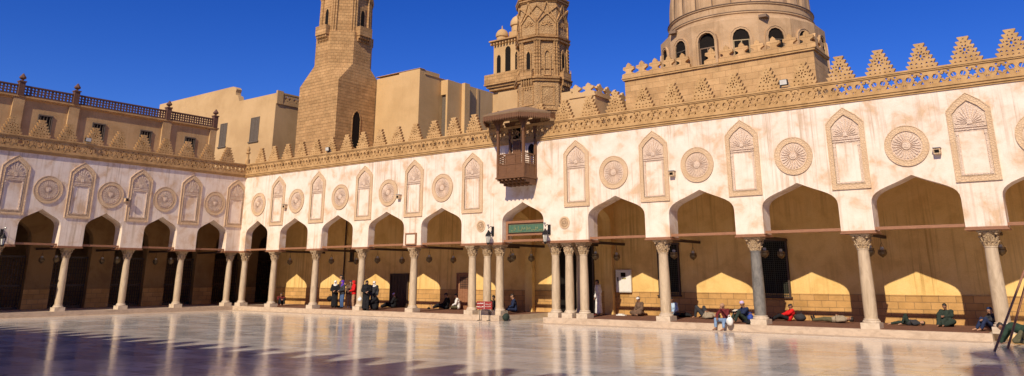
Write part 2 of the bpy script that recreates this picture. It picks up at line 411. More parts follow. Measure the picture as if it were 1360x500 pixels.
def person(loc, rz, label, kind, rnd_seed=1, scale=1., skin=None, top='black', bottom=None, robe=None, head='hair', headcol=None, feet='skin', **k):
    rnd = random.Random(rnd_seed)
    P = pose(kind, rnd, **k)
    root = empty('person', loc, rz, label, 'person'); root.scale = (scale,) * 3
    skin = skin or SKIN
    mb = MB()
    cap = mb.capsule
    # trunk, neck
    cap(P['pel'] + V((-.06, 0, 0)), P['pel'] + V((.06, 0, 0)), .115, .115); cap(P['pel'], P['che'], .125, .14)
    cap(P['che'] + V((-.06, 0, 0)), P['che'] + V((.06, 0, 0)), .115, .115)
    cap((P['sL'] + P['che']) / 2, P['sL'], .085, .062); cap((P['sR'] + P['che']) / 2, P['sR'], .085, .062)
    cap((P['sL'] + P['sR']) / 2, P['nec'], .075, .058); cap(P['nec'], P['hea'], .055, .058)
    for s_ in 'LR':
        cap(P['s' + s_], P['e' + s_], .052, .041); cap(P['e' + s_], P['w' + s_], .040, .027)
        cap(P['h' + s_], P['k' + s_], .085, .058); cap(P['k' + s_], P['k' + s_] * .6 + P['a' + s_] * .4, .055, .056); cap(P['k' + s_] * .6 + P['a' + s_] * .4, P['a' + s_], .055, .037)
        cap(P['a' + s_], P['t' + s_], .038, .030)
    # head: skull, jaw, nose, ears, brow, chin; fwd is the direction of the face
    fwd = {'stand': V((0, 1, -.12)), 'cross': V((0, 1, -.45)), 'knees': V((0, 1, -.35)), 'legsout': V((0, 1, -.45)), 'edge': V((0, 1, -.6)),
           'lie': V((.3, .25, 1)), 'lieknees': V((.2, .2, 1)), 'bend': V((0, .55, -.8))}[kind]
    if 'look' in k: fwd = V(k['look'])
    fwd.normalize()
    up = (P['hea'] - P['nec']).normalized(); up = (up - fwd * up.dot(fwd)).normalized(); sd = fwd.cross(up)
    H = P['hea']
    hp = lambda x, y, z: H + sd * x + fwd * y + up * z
    cap(hp(0, -.022, .035), hp(0, .02, .03), .082, .078); cap(hp(0, .0, .0), hp(0, .03, -.045), .070, .048); cap(hp(0, .045, -.075), hp(0, .052, -.078), .03, .028)
    cap(hp(0, .088, .012), hp(0, .105, -.022), .010, .014); cap(hp(-.03, .078, .03), hp(.03, .078, .03), .014, .014)
    cap(hp(-.022, .075, -.05), hp(.022, .075, -.05), .011, .011)
    for sx in (-1, 1): cap(hp(sx * .080, -.005, .015), hp(sx * .078, -.002, -.018), .014, .010)
    eyes = MB(); 
    for sx in (-1, 1): eyes.ball(hp(sx * .030, .084, .008), .0085, .006, .006, 8, 6)
    eyes.capsule(hp(-.02, .086, -.051), hp(.02, .086, -.051), .0035, .0035, 6)
    # hands: palm in the skin, five fingers of different lengths
    hands = MB()
    for s_ in 'LR':
        w_ = P['w' + s_]; d = (w_ - P['e' + s_]).normalized()
        if 'grip' in k: d = (d + V((0, .2, -.2))).normalized()
        if w_.z < .12: d = V((0, .8, -.25)).normalized()
        side = d.cross(V((0, 0, 1))); side = side.normalized() if side.length > .1 else V((0, 1, 0)); nr = side.cross(d)
        if nr.z > 0: nr = -nr
        cap(w_, w_ + d * .07, .028, .032); cap(w_ + d * .07 - side * .02, w_ + d * .07 + side * .02, .018, .018)
        for j, (o_, ln) in enumerate(((-.03, .062), (-.01, .075), (.01, .080), (.03, .070))):
            a_ = w_ + d * .08 + side * o_; b_ = a_ + d * ln * .5 + nr * .008; c_ = b_ + d * ln * .35 + nr * .022
            hands.capsule(a_, b_, .0095, .0088, 6); hands.capsule(b_, c_, .0088, .0075, 6)
        sg_ = 1 if s_ == 'L' else -1
        a_ = w_ + d * .03 + side * .022 * sg_; b_ = a_ + d * .03 + side * .028 * sg_ + nr * .01; c_ = b_ + d * .03 + nr * .01
        hands.capsule(a_, b_, .012, .0105, 6); hands.capsule(b_, c_, .0105, .009, 6)
    me = remeshed(mb, 'body', .0135, [skin, EYE], [(hands, 0), (eyes, 1)], 2)
    ob = bpy.data.objects.new('body', me); COL.objects.link(ob); ob.parent = root
    def garment(name, m_, shapes, voxel=.017, it=5):
        me = remeshed(shapes, name, voxel, [m_], None, it)
        # soft folds
        import numpy as np
        nv = len(me.vertices); nn = np.empty(nv * 3); cc = np.empty(nv * 3)
        me.vertices.foreach_get('co', cc); me.vertex_normals.foreach_get('vector', nn); cc = cc.reshape(-1, 3); nn = nn.reshape(-1, 3)
        x_, y_, z_ = cc.T
        w_ = np.sin(x_ * 31 + z_ * 9 + rnd_seed) * np.sin(y_ * 27 - z_ * 13 + 1.7 * rnd_seed) + .5 * np.sin(z_ * 42 + x_ * 18 + y_ * 22)
        me.vertices.foreach_set('co', (cc + nn * (w_ * .005)[:, None]).ravel()); me.update()
        if 0:
            w_ = math.sin(p.x * 31 + p.z * 9 + rnd_seed) * math.sin(p.y * 27 - p.z * 13 + 1.7 * rnd_seed) + .5 * math.sin(p.z * 42 + p.x * 18 + p.y * 22)
        o = bpy.data.objects.new(name, me); COL.objects.link(o); o.parent = root; return o
    e = .022
    def arms(g_, e=e, cuff=.9):
        for s_ in 'LR':
            wr_ = P['e' + s_].lerp(P['w' + s_], cuff)
            g_.capsule(P['s' + s_], P['e' + s_], .058 + e, .048 + e); g_.capsule(P['e' + s_], wr_, .046 + e, .036 + e)
    def trunk(g_, e=e, low=True):
        g_.capsule(P['che'] + V((-.06, 0, 0)), P['che'] + V((.06, 0, 0)), .122 + e, .122 + e); g_.capsule(P['pel'] + (P['che'] - P['pel']) * .1, P['che'], .13 + e, .142 + e)
        g_.capsule((P['sL'] + P['che']) / 2, P['sL'], .088 + e, .066 + e); g_.capsule((P['sR'] + P['che']) / 2, P['sR'], .088 + e, .066 + e)
        g_.capsule((P['sL'] + P['sR']) / 2, P['nec'] - (P['nec'] - P['che']) * .12, .08 + e * .6, .056 + e * .4)
        if low: g_.capsule(P['pel'] + V((-.07, 0, 0)), P['pel'] + V((.07, 0, 0)), .118 + e, .118 + e)
    def legs(g_, e=e, cuff=.93):
        g_.capsule(P['pel'] + V((-.07, 0, -.0)), P['pel'] + V((.07, 0, -.0)), .12 + e * .7, .12 + e * .7)
        for s_ in 'LR':
            an = P['k' + s_].lerp(P['a' + s_], cuff)
            g_.capsule(P['h' + s_], P['k' + s_], .09 + e, .064 + e); g_.capsule(P['k' + s_], an, .064 + e, .045 + e)
    if robe:
        g_ = MB(); trunk(g_, e + .01); arms(g_, e + .012, .92); legs(g_, e + .02, .95)
        if kind == 'stand':
            n = 24
            for (z0, r0, z1, r1) in ((.10, .235, .55, .205), (.54, .205, 1.0, .18), (.99, .18, 1.28, .165)):
                g_.lathe([(r0, z0), (r1, z1)], (0, 0, 0), n, sx=1.0, sy=.78)
        elif kind in ('cross', 'knees', 'legsout'):
            g_.capsule(P['hL'], P['hR'], .15, .15); g_.capsule((P['hL'] + P['hR']) / 2, (P['kL'] + P['kR']) / 2, .13, .12)
            g_.capsule(P['kL'], P['kR'], .085, .085); g_.capsule((P['kL'] + P['kR']) / 2, (P['aL'] + P['aR']) / 2 + V((0, -.05, .03)), .11, .09)
        garment('robe', cl[robe], g_)
    else:
        g_ = MB(); trunk(g_); arms(g_, e, k.get('sleeve', .93)); garment('jacket' if top in ('red', 'black', 'maroon') else 'shirt', cl[top], g_)
        g_ = MB(); legs(g_, e - .004, k.get('cuff', .93)); garment('trousers', cl[bottom or 'charcoal'], g_)
    if feet != 'skin':
        g_ = MB()
        for s_ in 'LR':
            g_.capsule(P['a' + s_] + V((0, 0, -.01)), P['t' + s_], .047, .040)
        garment('shoes', cl[feet], g_, .014, 2)
    if head == 'hair':
        g_ = MB(); g_.capsule(hp(0, -.034, .048), hp(0, .008, .062), .083, .079); g_.capsule(hp(0, -.05, -.01), hp(0, -.05, .03), .062, .07)
        if k.get('longhair'): g_.capsule(hp(0, -.06, .02), hp(0, -.09, -.16), .085, .07); g_.capsule(hp(-.06, -.03, .0), hp(-.07, -.02, -.12), .04, .03); g_.capsule(hp(.06, -.03, .0), hp(.07, -.02, -.12), .04, .03)
        o = garment('hair', HAIRM if not headcol else cl[headcol], g_, .013, 2)
    elif head in ('hijab',):
        g_ = MB(); g_.capsule(hp(0, -.035, .04), hp(0, .005, .045), .100, .094); g_.capsule(hp(0, -.03, -.03), hp(0, -.01, -.11), .088, .085)
        for sx in (-1, 1): g_.capsule(hp(sx * .065, .02, .03), hp(sx * .055, .03, -.08), .032, .032)
        g_.capsule(hp(0, .035, -.105), hp(0, .0, -.17), .052, .08)
        g_.capsule(P['nec'] + V((-.07, -.01, -.04)), P['nec'] + V((.07, -.01, -.04)), .09, .09); g_.capsule(P['nec'], P['nec'] + (P['che'] - P['nec']) * .7 + V((0, .03, 0)), .09, .12)
        garment('headscarf', cl[headcol], g_, .013, 3)
    elif head in ('cap', 'turban'):
        g_ = MB(); g_.capsule(hp(0, -.02, .075), hp(0, .01, .078), .083, .08)
        if head == 'turban':
            for i in range(10):
                a0_ = 2 * math.pi * i / 10; a1_ = a0_ + .7
                g_.capsule(hp(.085 * math.cos(a0_), -.01 + .092 * math.sin(a0_), .055 + .012 * (i % 3)), hp(.085 * math.cos(a1_), -.01 + .092 * math.sin(a1_), .065 + .01 * (i % 2)), .027, .027)
        garment('cap', cl[headcol], g_, .013, 1)
        g_ = MB(); g_.capsule(hp(0, -.045, .0), hp(0, -.04, .035), .062, .072); garment('hair', HAIRM, g_, .013, 1)
    return root

def bag(loc, rz, s, mat, label, cat='bag', squash=.7):
    t = MB()
    t.ball((0, 0, s[2] * .5), s[0], s[1], s[2] * .55, 14, 9)
    rnd = random.Random(int(loc[0] * 31))
    t.v = [(x * (1 + .12 * math.sin(9 * z + 3 * x)), y * (1 + .15 * math.sin(7 * x + 5 * z)), max(0, z) + .015 * math.sin(14 * x + 9 * y) * (z > .04)) for x, y, z in t.v]
    root = empty('bag', loc, rz, label, cat)
    t.build('bag_body', mat, root, smooth=True)
    h_ = MB(); h_.path([(-s[0] * .4, 0, s[2] * .9), (-s[0] * .3, 0, s[2] * 1.25), (s[0] * .3, 0, s[2] * 1.25), (s[0] * .4, 0, s[2] * .9)], .012, 6); h_.build('handle', mat, root)
W = math.pi
F0 = .006
# standing group by the third column
person((8.5, 1.5, F0), -2.5, 'standing person in black robe and white headscarf, leftmost of the group', 'stand', 1, .96, robe='black', head='hijab', headcol='white', arms='front', feet='black')
person((9.57, 1.2, F0), 2.9, 'standing person in jeans and dark coat with a purple headscarf', 'stand', 2, .97, top='charcoal', bottom='jeans', head='hijab', headcol='purple', arms='front', feet='black')
person((8.3, 2.2, F0), 2.4, 'person with long loose dark hair standing behind the purple headscarf', 'stand', 3, 1.16, top='brown', bottom='black', head='hair', longhair=True, feet='black')
person((9.35, 2.0, F0), -2.2, 'person in brown jacket and dark blue cap, half hidden left of the red headscarf', 'stand', 4, .95, top='brown', bottom='camel', head='cap', headcol='navy', feet='white')
person((10.2, 1.55, F0), 2.6, 'standing person in a bright red jacket and red headscarf with tan trousers', 'stand', 5, .96, top='red', bottom='tan', head='hijab', headcol='red', feet='black', arms='front')
person((12.98, .02, F0), -2.2, 'person in full black robe and black headscarf standing at the kerb', 'stand', 6, .97, robe='black', head='hijab', headcol='black', stride=.12, feet='black', arms='front')
person((12.15, 1.4, F0), -2.6, 'person in white headscarf and dark grey robe behind the black robed one', 'stand', 7, .94, robe='charcoal', head='hijab', headcol='white', feet='black')
person((13.1, .7, F0), 2.2, 'person crouching low in black beside the black robed one', 'knees', 8, 1.1, robe='black', head='hijab', headcol='black')
person((2.0, 2.3, F0), -2.0, 'person in maroon sitting on the floor near the corner column', 'knees', 9, .95, top='maroon', bottom='black', head='hair')
person((11.65, 3.6, F0), 2.0, 'person in black with a lilac cap sitting beside the dark door', 'legsout', 10, 1., robe='black', head='cap', headcol='lilac')
person((15.75, 3.9, F0), 2.0, 'person in black sitting with bare feet stretched out by the rear wall', 'legsout', 11, 1.05, top='black', bottom='black', head='hair', cuff=.8)
person((16.7, 3.85, F0), 2.2, 'person in a white shirt sitting with dark trousers beside the reddish door', 'cross', 12, 1., top='white', bottom='olive', head='hair')
person((21.45, 3.1, F0), 2.3, 'person in navy sitting in the shade between gate columns and dado', 'cross', 13, 1.05, top='navy', bottom='navy', head='hair')
person((21.13, 1.7, F0), -2.6, 'person in black sitting behind the red sign board', 'knees', 14, 1.05, top='black', bottom='charcoal', head='hair')
person((26.87, 3.0, F0), 1.75, 'man in a long white robe standing in profile beside the dark gate', 'stand', 15, 1.0, robe='white', head='hair', look=(0, 1, -.2), feet='maroon')
person((28.86, 3.7, F0), 2.75, 'man in brown robe and white cap sitting under the wall cabinet', 'cross', 16, 0.99, skin=SKIN2, robe='brown', head='turban', headcol='white')
person((30.85, 3.2, F0), 3.4, 'man in a light blue shirt sitting half hidden behind the column', 'cross', 17, 1.03, skin=SKIN2, top='lightblue', bottom='charcoal', head='hair')
person((32.6, 3.0, F0), 1.35, 'man lying on his back in a pale top with both dark knees raised', 'lieknees', 18, 1.03, top='camel', bottom='charcoal', head='hair', set=dict(kL=(-.25, .28, .5), kR=(.3, .28, .48), aL=(-.22, .4, .09), aR=(.3, .42, .09)))
person((34.84, .02, -.006), 2.75, 'man in maroon jacket and light jeans sitting on the platform edge', 'edge', 20, 0.97, skin=SKIN2, top='maroon', bottom='lightjeans', head='hair', headcol='tan', cuff=.75, set=dict(wL=(-.06, .3, .6)))
person((35.25, 1.0, F0), 2.5, 'person in pale cap and green trousers reading beside the grey column', 'knees', 21, 0.99, skin=SKIN2, top='navy', bottom='darkgreen', head='cap', headcol='lilac')
person((36.3, 3.4, F0), 2.1, 'man in a bright red jacket reclining on the carpet right of the grey column', 'legsout', 22, 0.94, skin=SKIN2, top='red', bottom='black', head='hair', set=dict(che=(0, -.14, .36), nec=(0, -.16, .50), hea=(0, -.12, .63), sL=(-.18, -.15, .47), sR=(.18, -.15, .47)))
person((38.25, 3.3, F0), 1.5, 'man in tan jacket and olive trousers lying flat on his back', 'lie', 23, 0.99, skin=SKIN2, top='camel', bottom='olive', head='hair', feet='black')
person((41.15, 3.0, F0), 1.9, 'barefoot person in dark green lying with one knee up', 'lieknees', 24, 0.80, top='charcoal', bottom='darkgreen', head='hair', set=dict(kL=(-.12, .1, .5), aL=(-.1, .3, .09), kR=(.13, .4, .14), aR=(.15, .75, .08)))
person((42.53, 3.2, F0), 2.95, 'man in a wide dark green robe sitting against the sunlit wall', 'knees', 25, 0.99, skin=SKIN2, robe='darkgreen', head='hair', set=dict(kL=(-.3, .25, .2), aL=(.0, .4, .08)))
person((44.3, 1.3, F0), 2.2, 'person in dark clothes sitting in the shade at the last column', 'knees', 26, 0.94, top='charcoal', bottom='navy', head='hair', headcol='navy')
person((45.2, -.75, ZC + .006), 1.45, 'person in dark green jacket kneeling and bending forward behind the poles', 'bend', 27, 1.05, skin=SKIN2, top='green', bottom='olive', head='hair')
bag((8.15, 1.4, .40), .2, (.2, .12, .3), cl['black'], 'black handbag held low by the person with the white headscarf')
bag((12.75, -.25, .5), .2, (.13, .08, .22), cl['white'], 'white plastic bag held by the black robed person at the kerb')
bag((35.12, -.38, -.05), .2, (.13, .1, .32), cl['white'], 'white plastic bag held by the man sitting on the platform edge')
bag((35.5, .95, .05), .2, (.12, .2, .3), cl['blue'], 'blue bag beside the reading person at the grey column')
# small open book held by the reader
mb = MB(); mb.box(-.12, .0, -.08, .08, 0, .012); mb.box(.002, .12, -.08, .08, 0, .012); o = mb.build('book', PAPER); o.location = (34.98, .62, .50); o.rotation_euler = (.4, 0, 2.5 + W)
tag(o, 'open white book in the hands of the person in the pale cap', 'book')

# ------------------------------------------------------------------ setting
ZC = -.27
g = MB(); g.add([(-1500, -1500, -.5), (1500, -1500, -.5), (1500, 1500, -.5), (-1500, 1500, -.5)], [(0, 1, 2, 3)])
tag(g.build('ground', GROUND), kind='structure')
g = MB(); g.box(-.1, 75, -46, 4.39, -.48, ZC)
tag(g.build('court_floor', COURT), kind='structure')
g = MB()   # pale border strip at the foot of the raised floor
g.box(.0, 22.95, -1.0, -.16, ZC - .05, ZC + .006); g.box(25.6, 44.35, -1.0, -.16, ZC - .05, ZC + .006); g.box(-.0, .9, -24, -1.004, ZC - .05, ZC + .006)
tag(g.build('border_paving', CURB), kind='structure')
g = MB()   # raised arcade floors with marble kerbs
g.box(0, 22.95, -.15, .0, -.44, -.006); g.box(25.65, 44.35, -.15, .0, -.44, -.006); g.box(46.2, 66, -.15, 0, -.44, -.006)
g.box(-.0, .15, -24, -.151, -.44, -.006)
tag(g.build('kerb', CURB), kind='structure')
g = MB()
g.box(-12, 22.95, .001, 4.9, -.44, -.012); g.box(25.65, 44.35, .001, 4.9, -.44, -.012); g.box(46.2, 66, .001, 4.9, -.44, -.012)
g.box(-12, -.001, -24, 0, -.44, -.012); g.box(-12, -1.9, 4.901, 9.9, -.44, -.012)
tag(g.build('arcade_floor', CURB), kind='structure')
def carpet(x0, x1, y0, y1, lab):
    g = MB(); g.box(x0, x1, y0, y1, -.011, .006)
    tag(g.build('carpet', CARPET), lab, 'carpet', 'brown carpets on the arcade floors')
carpet(1.2, 20.2, .12, 4.3, 'brown carpet on the arcade floor left of the balcony, under the group of standing women')
carpet(20.3, 22.9, .9, 4.3, 'short brown carpet in the arcade between the sign stand columns and the gate')
carpet(25.9, 44.2, .12, 4.3, 'long brown carpet in the right arcade under the sitting and lying men')

# ------------------------------------------------------------------ arcades
mapR = lambda p: (p[0], p[1], p[2])
mapL = lambda p: (-p[1], -p[0], p[2])
T = .85; T2 = .5
ZP, ZT = 3.58, 8.6      # pier bottom, wall top
ARC = [(1, ZP), (1, 4.58), (.985, 4.74), (.94, 4.87), (.87, 4.97), (.76, 5.075), (.6, 5.18), (.42, 5.285), (.22, 5.41), (0, 5.56)]
def arch_profile(c, h, arc=ARC):
    L = [(c - h * a, z) for a, z in arc]; Rr = [(c + h * a, z) for a, z in arc[::-1][1:]]
    return L + Rr
def arcade_wall(mb, s0, s1, arches, zp, zt, d0, d1, arc=ARC):
    """wall with keel arches; piers end at zp"""
    prof = [(s0, zp)]
    for c, h in arches: prof += arch_profile(c, h, [(a, zp if i == 0 else z) for i, (a, z) in enumerate(arc)])
    prof.append((s1, zp))
    n = len(prof); vs = []
    for s_, z in prof: vs += [(s_, d0, z), (s_, d1, z), (s_, d0, zt), (s_, d1, zt)]
    fs = []
    for i in range(n - 1):
        a, b_ = 4 * i, 4 * (i + 1)
        if abs(prof[i][0] - prof[i + 1][0]) > 1e-6:
            fs += [(a, b_, b_ + 2, a + 2), (a + 1, a + 3, b_ + 3, b_ + 1), (a + 2, b_ + 2, b_ + 3, a + 3)]
        fs.append((a, a + 1, b_ + 1, b_))
    fs += [(0, 2, 3, 1), (4 * (n - 1), 4 * (n - 1) + 1, 4 * (n - 1) + 3, 4 * (n - 1) + 2)]
    # welded columns for vertical jambs
    mb.add(vs, fs)

def star(cx, cz, r, n=6, inner=.52, rot=0):
    return [(cx + (r if k % 2 == 0 else r * inner) * math.cos(rot + math.pi * k / n), cz + (r if k % 2 == 0 else r * inner) * math.sin(rot + math.pi * k / n)) for k in range(2 * n)]
def ngon(cx, cz, r, n=6, rot=0):
    return [(cx + r * math.cos(rot + 2 * math.pi * k / n), cz + r * math.sin(rot + 2 * math.pi * k / n)) for k in range(n)]
def lattice(mb, s0, s1, z0, z1, d0, d1, cell=.92):
    n = max(1, round((s1 - s0) / cell)); w = (s1 - s0) / n; zc = (z0 + z1) / 2; H = z1 - z0
    for i in range(n):
        a = s0 + i * w; q = w / .92
        holes = [star(a + w * .5, zc + .02, .165, 6, .55, math.pi / 2), ngon(a + w * .17, zc + .03, .105), ngon(a + w * .83, zc + .03, .105),
                 star(a + w * .335, z0 + .105, .082, 3, .42, math.pi / 2), star(a + w * .665, z0 + .105, .082, 3, .42, math.pi / 2),
                 star(a + w * .335, z1 - .085, .07, 3, .42, -math.pi / 2), star(a + w * .665, z1 - .085, .07, 3, .42, -math.pi / 2),
                 star(a + w * .045, z0 + .10, .04, 3, .5), star(a + w * .955, z0 + .10, .04, 3, .5, math.pi)]
        mb.plate([(a, z0), (a + w, z0), (a + w, z1), (a, z1)], d0, d1, holes)
        # raised interlace round the openings
        for (cx, cz, r) in ((a + w * .5, zc + .02, .20), (a + w * .17, zc + .03, .135), (a + w * .83, zc + .03, .135)):
            mb.plate(ngon(cx, cz, r, 6, math.pi / 6 if r > .15 else 0), d0 - .016, d0 + .002, [ngon(cx, cz, r - .028, 6, math.pi / 6 if r > .15 else 0)])
        mb.plate([(a + .005, z0), (a + .03, z0), (a + w * .33, z1), (a + w * .33 - .025, z1)], d0 - .012, d0 + .002)
        mb.plate([(a + w - .03, z0), (a + w - .005, z0), (a + w * .67 + .025, z1), (a + w * .67, z1)], d0 - .011, d0 + .002)

def merlon_mesh():
    mb = MB(); n = 6; th = 1.0 / n; right = []
    for i in range(n):
        t = .56 - i * .072; right += [(t - .085, i * th), (t, (i + .86) * th), (t - .012, (i + 1) * th)]
    out = right + [(-x, z) for x, z in right[::-1]]
    holes = [[(.045 * math.cos(a), .50 + .075 * math.sin(a)) for a in [2 * math.pi * k / 8 for k in range(8)]]]
    for k in range(8):
        a = 2 * math.pi * k / 8 + math.pi / 8; c, s = math.cos(a), math.sin(a)
        holes.append([(.08 * c, .50 + .105 * s), (.14 * c - .032 * s, .50 + .155 * s + .032 * c), (.195 * c, .50 + .205 * s), (.14 * c + .032 * s, .50 + .155 * s - .032 * c)])
    for x, z, w, h in ((-.35, .225, .06, .032), (.35, .225, .06, .032), (-.18, .215, .055, .032), (.18, .215, .055, .032), (0, .195, .045, .03), (-.285, .39, .045, .036), (.285, .39, .045, .036), (-.23, .56, .03, .03), (.23, .56, .03, .03),
                       (-.36, .065, .05, .025), (-.18, .065, .05, .025), (0, .065, .05, .025), (.18, .065, .05, .025), (.36, .065, .05, .025), (-.07, .79, .035, .028), (.07, .79, .035, .028), (0, .91, .05, .018)):
        holes.append([(x - w, z - h), (x + w, z - h), (x, z + h)])
    mb.plate(out, -.08, .08, holes)
    return mb
mm_ = merlon_mesh().mesh('merlon', [PAR])

def rosette_map(mp, cs, cz):
    return lambda p: mp((cs + p[0], p[1], cz + p[2]))
def roundel(parent, mp, cs, cz, r, small=False):
    mb = MB(rosette_map(mp, cs, cz)); mb.cur = 0
    outer = ngon(0, 0, r, 40); inner = ngon(0, 0, r * .72, 40)
    mb.plate(outer, -.035, .01, [inner])
    if not small:
        mb.plate(ngon(0, 0, r * 1.0, 40), -.05, .01, [ngon(0, 0, r * .965, 40)])
    mb.plate(ngon(0, 0, r * .75, 40), -.05, .01, [ngon(0, 0, r * .71, 40)])
    o = mb.build('roundel_border', STUC, None, smooth=False)
    mb = MB(rosette_map(mp, cs, cz))
    mb.plate(ngon(0, 0, r * .70, 40), -.012, .01)
    k = 24
    for i in range(k):
        a = 2 * math.pi * i / k
        pet = [(r * x * math.cos(a + t), r * x * math.sin(a + t)) for x, t in ((.20, 0), (.50, -.085), (.60, -.07), (.645, 0), (.60, .07), (.50, .085))]
        mb.plate(pet, -.045, -.01)
    mb.plate(ngon(0, 0, r * .19, 20), -.05, -.01); mb.plate(ngon(0, 0, r * .10, 16), -.07, -.04)
    p = mb.build('roundel', STUCL if not small else STUC, parent)
    o.parent = p
def niche(parent, mp, cs, w=1.44):
    h = w / 2; bw = .185
    f = rosette_map(mp, cs, 0)
    oz = [(-h, 5.17), (h, 5.17), (h, 7.80), (h * .62, 8.10), (0, 8.42), (-h * .62, 8.10), (-h, 7.80)]
    hi = h - bw
    iz = [(-hi, 5.38), (hi, 5.38), (hi, 7.66), (hi * .6, 7.90), (0, 8.13), (-hi * .6, 7.90), (-hi, 7.66)]
    mb = MB(f); mb.plate(oz, -.045, .01, [iz])
    def ins(poly, k): return [(x * (1 - k / h), z + (k if z < 5.5 else -k * .8)) for x, z in poly]
    mb.plate(ins(oz, -.005), -.062, .01, [ins(oz, .03)]); mb.plate(ins(iz, -.025), -.062, .01, [iz])
    bd = mb.build('niche', STUC, parent)
    mb = MB(f)   # hood with fluted shell
    mb.plate(iz, -.008, .01, [[(-.40, 5.46), (.40, 5.46), (.40, 6.98), (-.40, 6.98)]])
    for i in range(13):
        a = math.pi * (i + .5) / 13
        c, s_ = math.cos(a), math.sin(a)
        lim = .46 if abs(c) > .5 else .56
        rr_ = lim * (1 - .12 * (i % 2)) + (.14 if 5 <= i <= 7 else 0)
        pts = [(.11 * math.cos(a - .07), 7.27 + .11 * math.sin(a - .07)), (rr_ * math.cos(a - .075), 7.27 + rr_ * math.sin(a - .075)), (rr_ * 1.06 * c, 7.27 + rr_ * 1.06 * s_), (rr_ * math.cos(a + .075), 7.27 + rr_ * math.sin(a + .075)), (.11 * math.cos(a + .07), 7.27 + .11 * math.sin(a + .07))]
        pts = [(max(-hi + .02, min(hi - .02, x)), z) for x, z in pts]
        mb.plate(pts, -.038, -.006)
    mb.plate(arch_small(0, 7.25, .085, .19), -.055, -.006)
    for z in (7.04, 7.13): mb.box(-hi + .01, hi - .01, -.045, -.006, z, z + .05)
    for z in (7.19,): mb.box(-hi + .04, hi - .04, -.03, -.006, z, z + .025)
    hd = mb.build('shell_hood', STUCL, bd)
    mb = MB(f)
    for sx in (-1, 1):
        mb.box(sx * .455 - .045, sx * .455 + .045, -.05, .01, 5.40, 5.56); mb.box(sx * .455 - .045, sx * .455 + .045, -.05, .01, 6.86, 7.0)
        mb.box(sx * .455 - .026, sx * .455 + .026, -.04, .01, 5.565, 6.855)
    mb.box(-.40, .40, -.03, .01, 5.40, 5.455)
    mb.build('colonnette', STUCL, bd)
def arch_small(cx, z, w, h, n=8):
    return [(cx - w, z)] + [(cx - w * math.cos(math.pi * k / n), z + h * (.45 + .55 * math.sin(math.pi * k / n))) for k in range(n + 1)] + [(cx + w, z)]

def column(parent, mp, s_, d, mat=COLM, hh=3.46, k_=.85):
    f = lambda p: mp((s_ + p[0] * k_, d + p[1] * k_, p[2]))
    mb = MB(f)
    mb.lathe([(.245, .34), (.25, .9), (.242, 1.8), (.215, hh - .60), (.235, hh - .59), (.235, hh - .55), (.21, hh - .54)], n=20)
    sh = mb.build('column', mat, parent, smooth=True)
    mb = MB(f)
    mb.box(-.345, .345, -.345, .345, -.012, .20)
    mb.lathe([(.33, .205), (.335, .25), (.30, .28), (.27, .29), (.29, .31), (.285, .335), (.25, .345)], n=20)
    mb.build('base', BASEM, sh, smooth=True)
    mb = MB(f)
    mb.lathe([(.205, hh - .54), (.225, hh - .45), (.235, hh - .3), (.27, hh - .16), (.33, hh - .085)], n=16)
    for tier, (z0, z1, r0, r1, k, off) in enumerate(((hh - .54, hh - .34, .215, .30, 8, 0), (hh - .42, hh - .18, .235, .335, 8, math.pi / 8))):
        for i in range(k):   # acanthus leaves curling outwards
            a = off + 2 * math.pi * i / k; c, s2 = math.cos(a), math.sin(a); tx, ty = -s2, c
            P = lambda r, t, z: (r * c + t * tx, r * s2 + t * ty, z)
            mb.quadprism([P(r0 - .02, -.06, z0), P(r0 - .02, .06, z0), P(r0 + .025, .05, z0), P(r0 + .025, -.05, z0)],
                         [P(r1 - .05, -.07, z1 - .03), P(r1 - .05, .07, z1 - .03), P(r1, .05, z1 - .03), P(r1, -.05, z1 - .03)])
            mb.ball(P(r1, 0, z1 - .045), .035, .035, .03, 6, 4)
    for i in range(4):
        a = math.pi / 4 + i * math.pi / 2
        mb.ball((.36 * math.cos(a), .36 * math.sin(a), hh - .12), .065, .065, .06, 8, 5)
    q = []
    for i in range(4):
        a = math.pi / 4 + i * math.pi / 2; b_ = a + math.pi / 4
        q += [(.50 * math.cos(a - .08), .50 * math.sin(a - .08)), (.50 * math.cos(a + .08), .50 * math.sin(a + .08)), (.32 * math.cos(b_), .32 * math.sin(b_))]
    mb.quadprism([(x * .93, y * .93, hh - .08) for x, y in q], [(x, y, hh - .002) for x, y in q])
    mb.build('capital', CAPM, sh, smooth=True)
    return sh

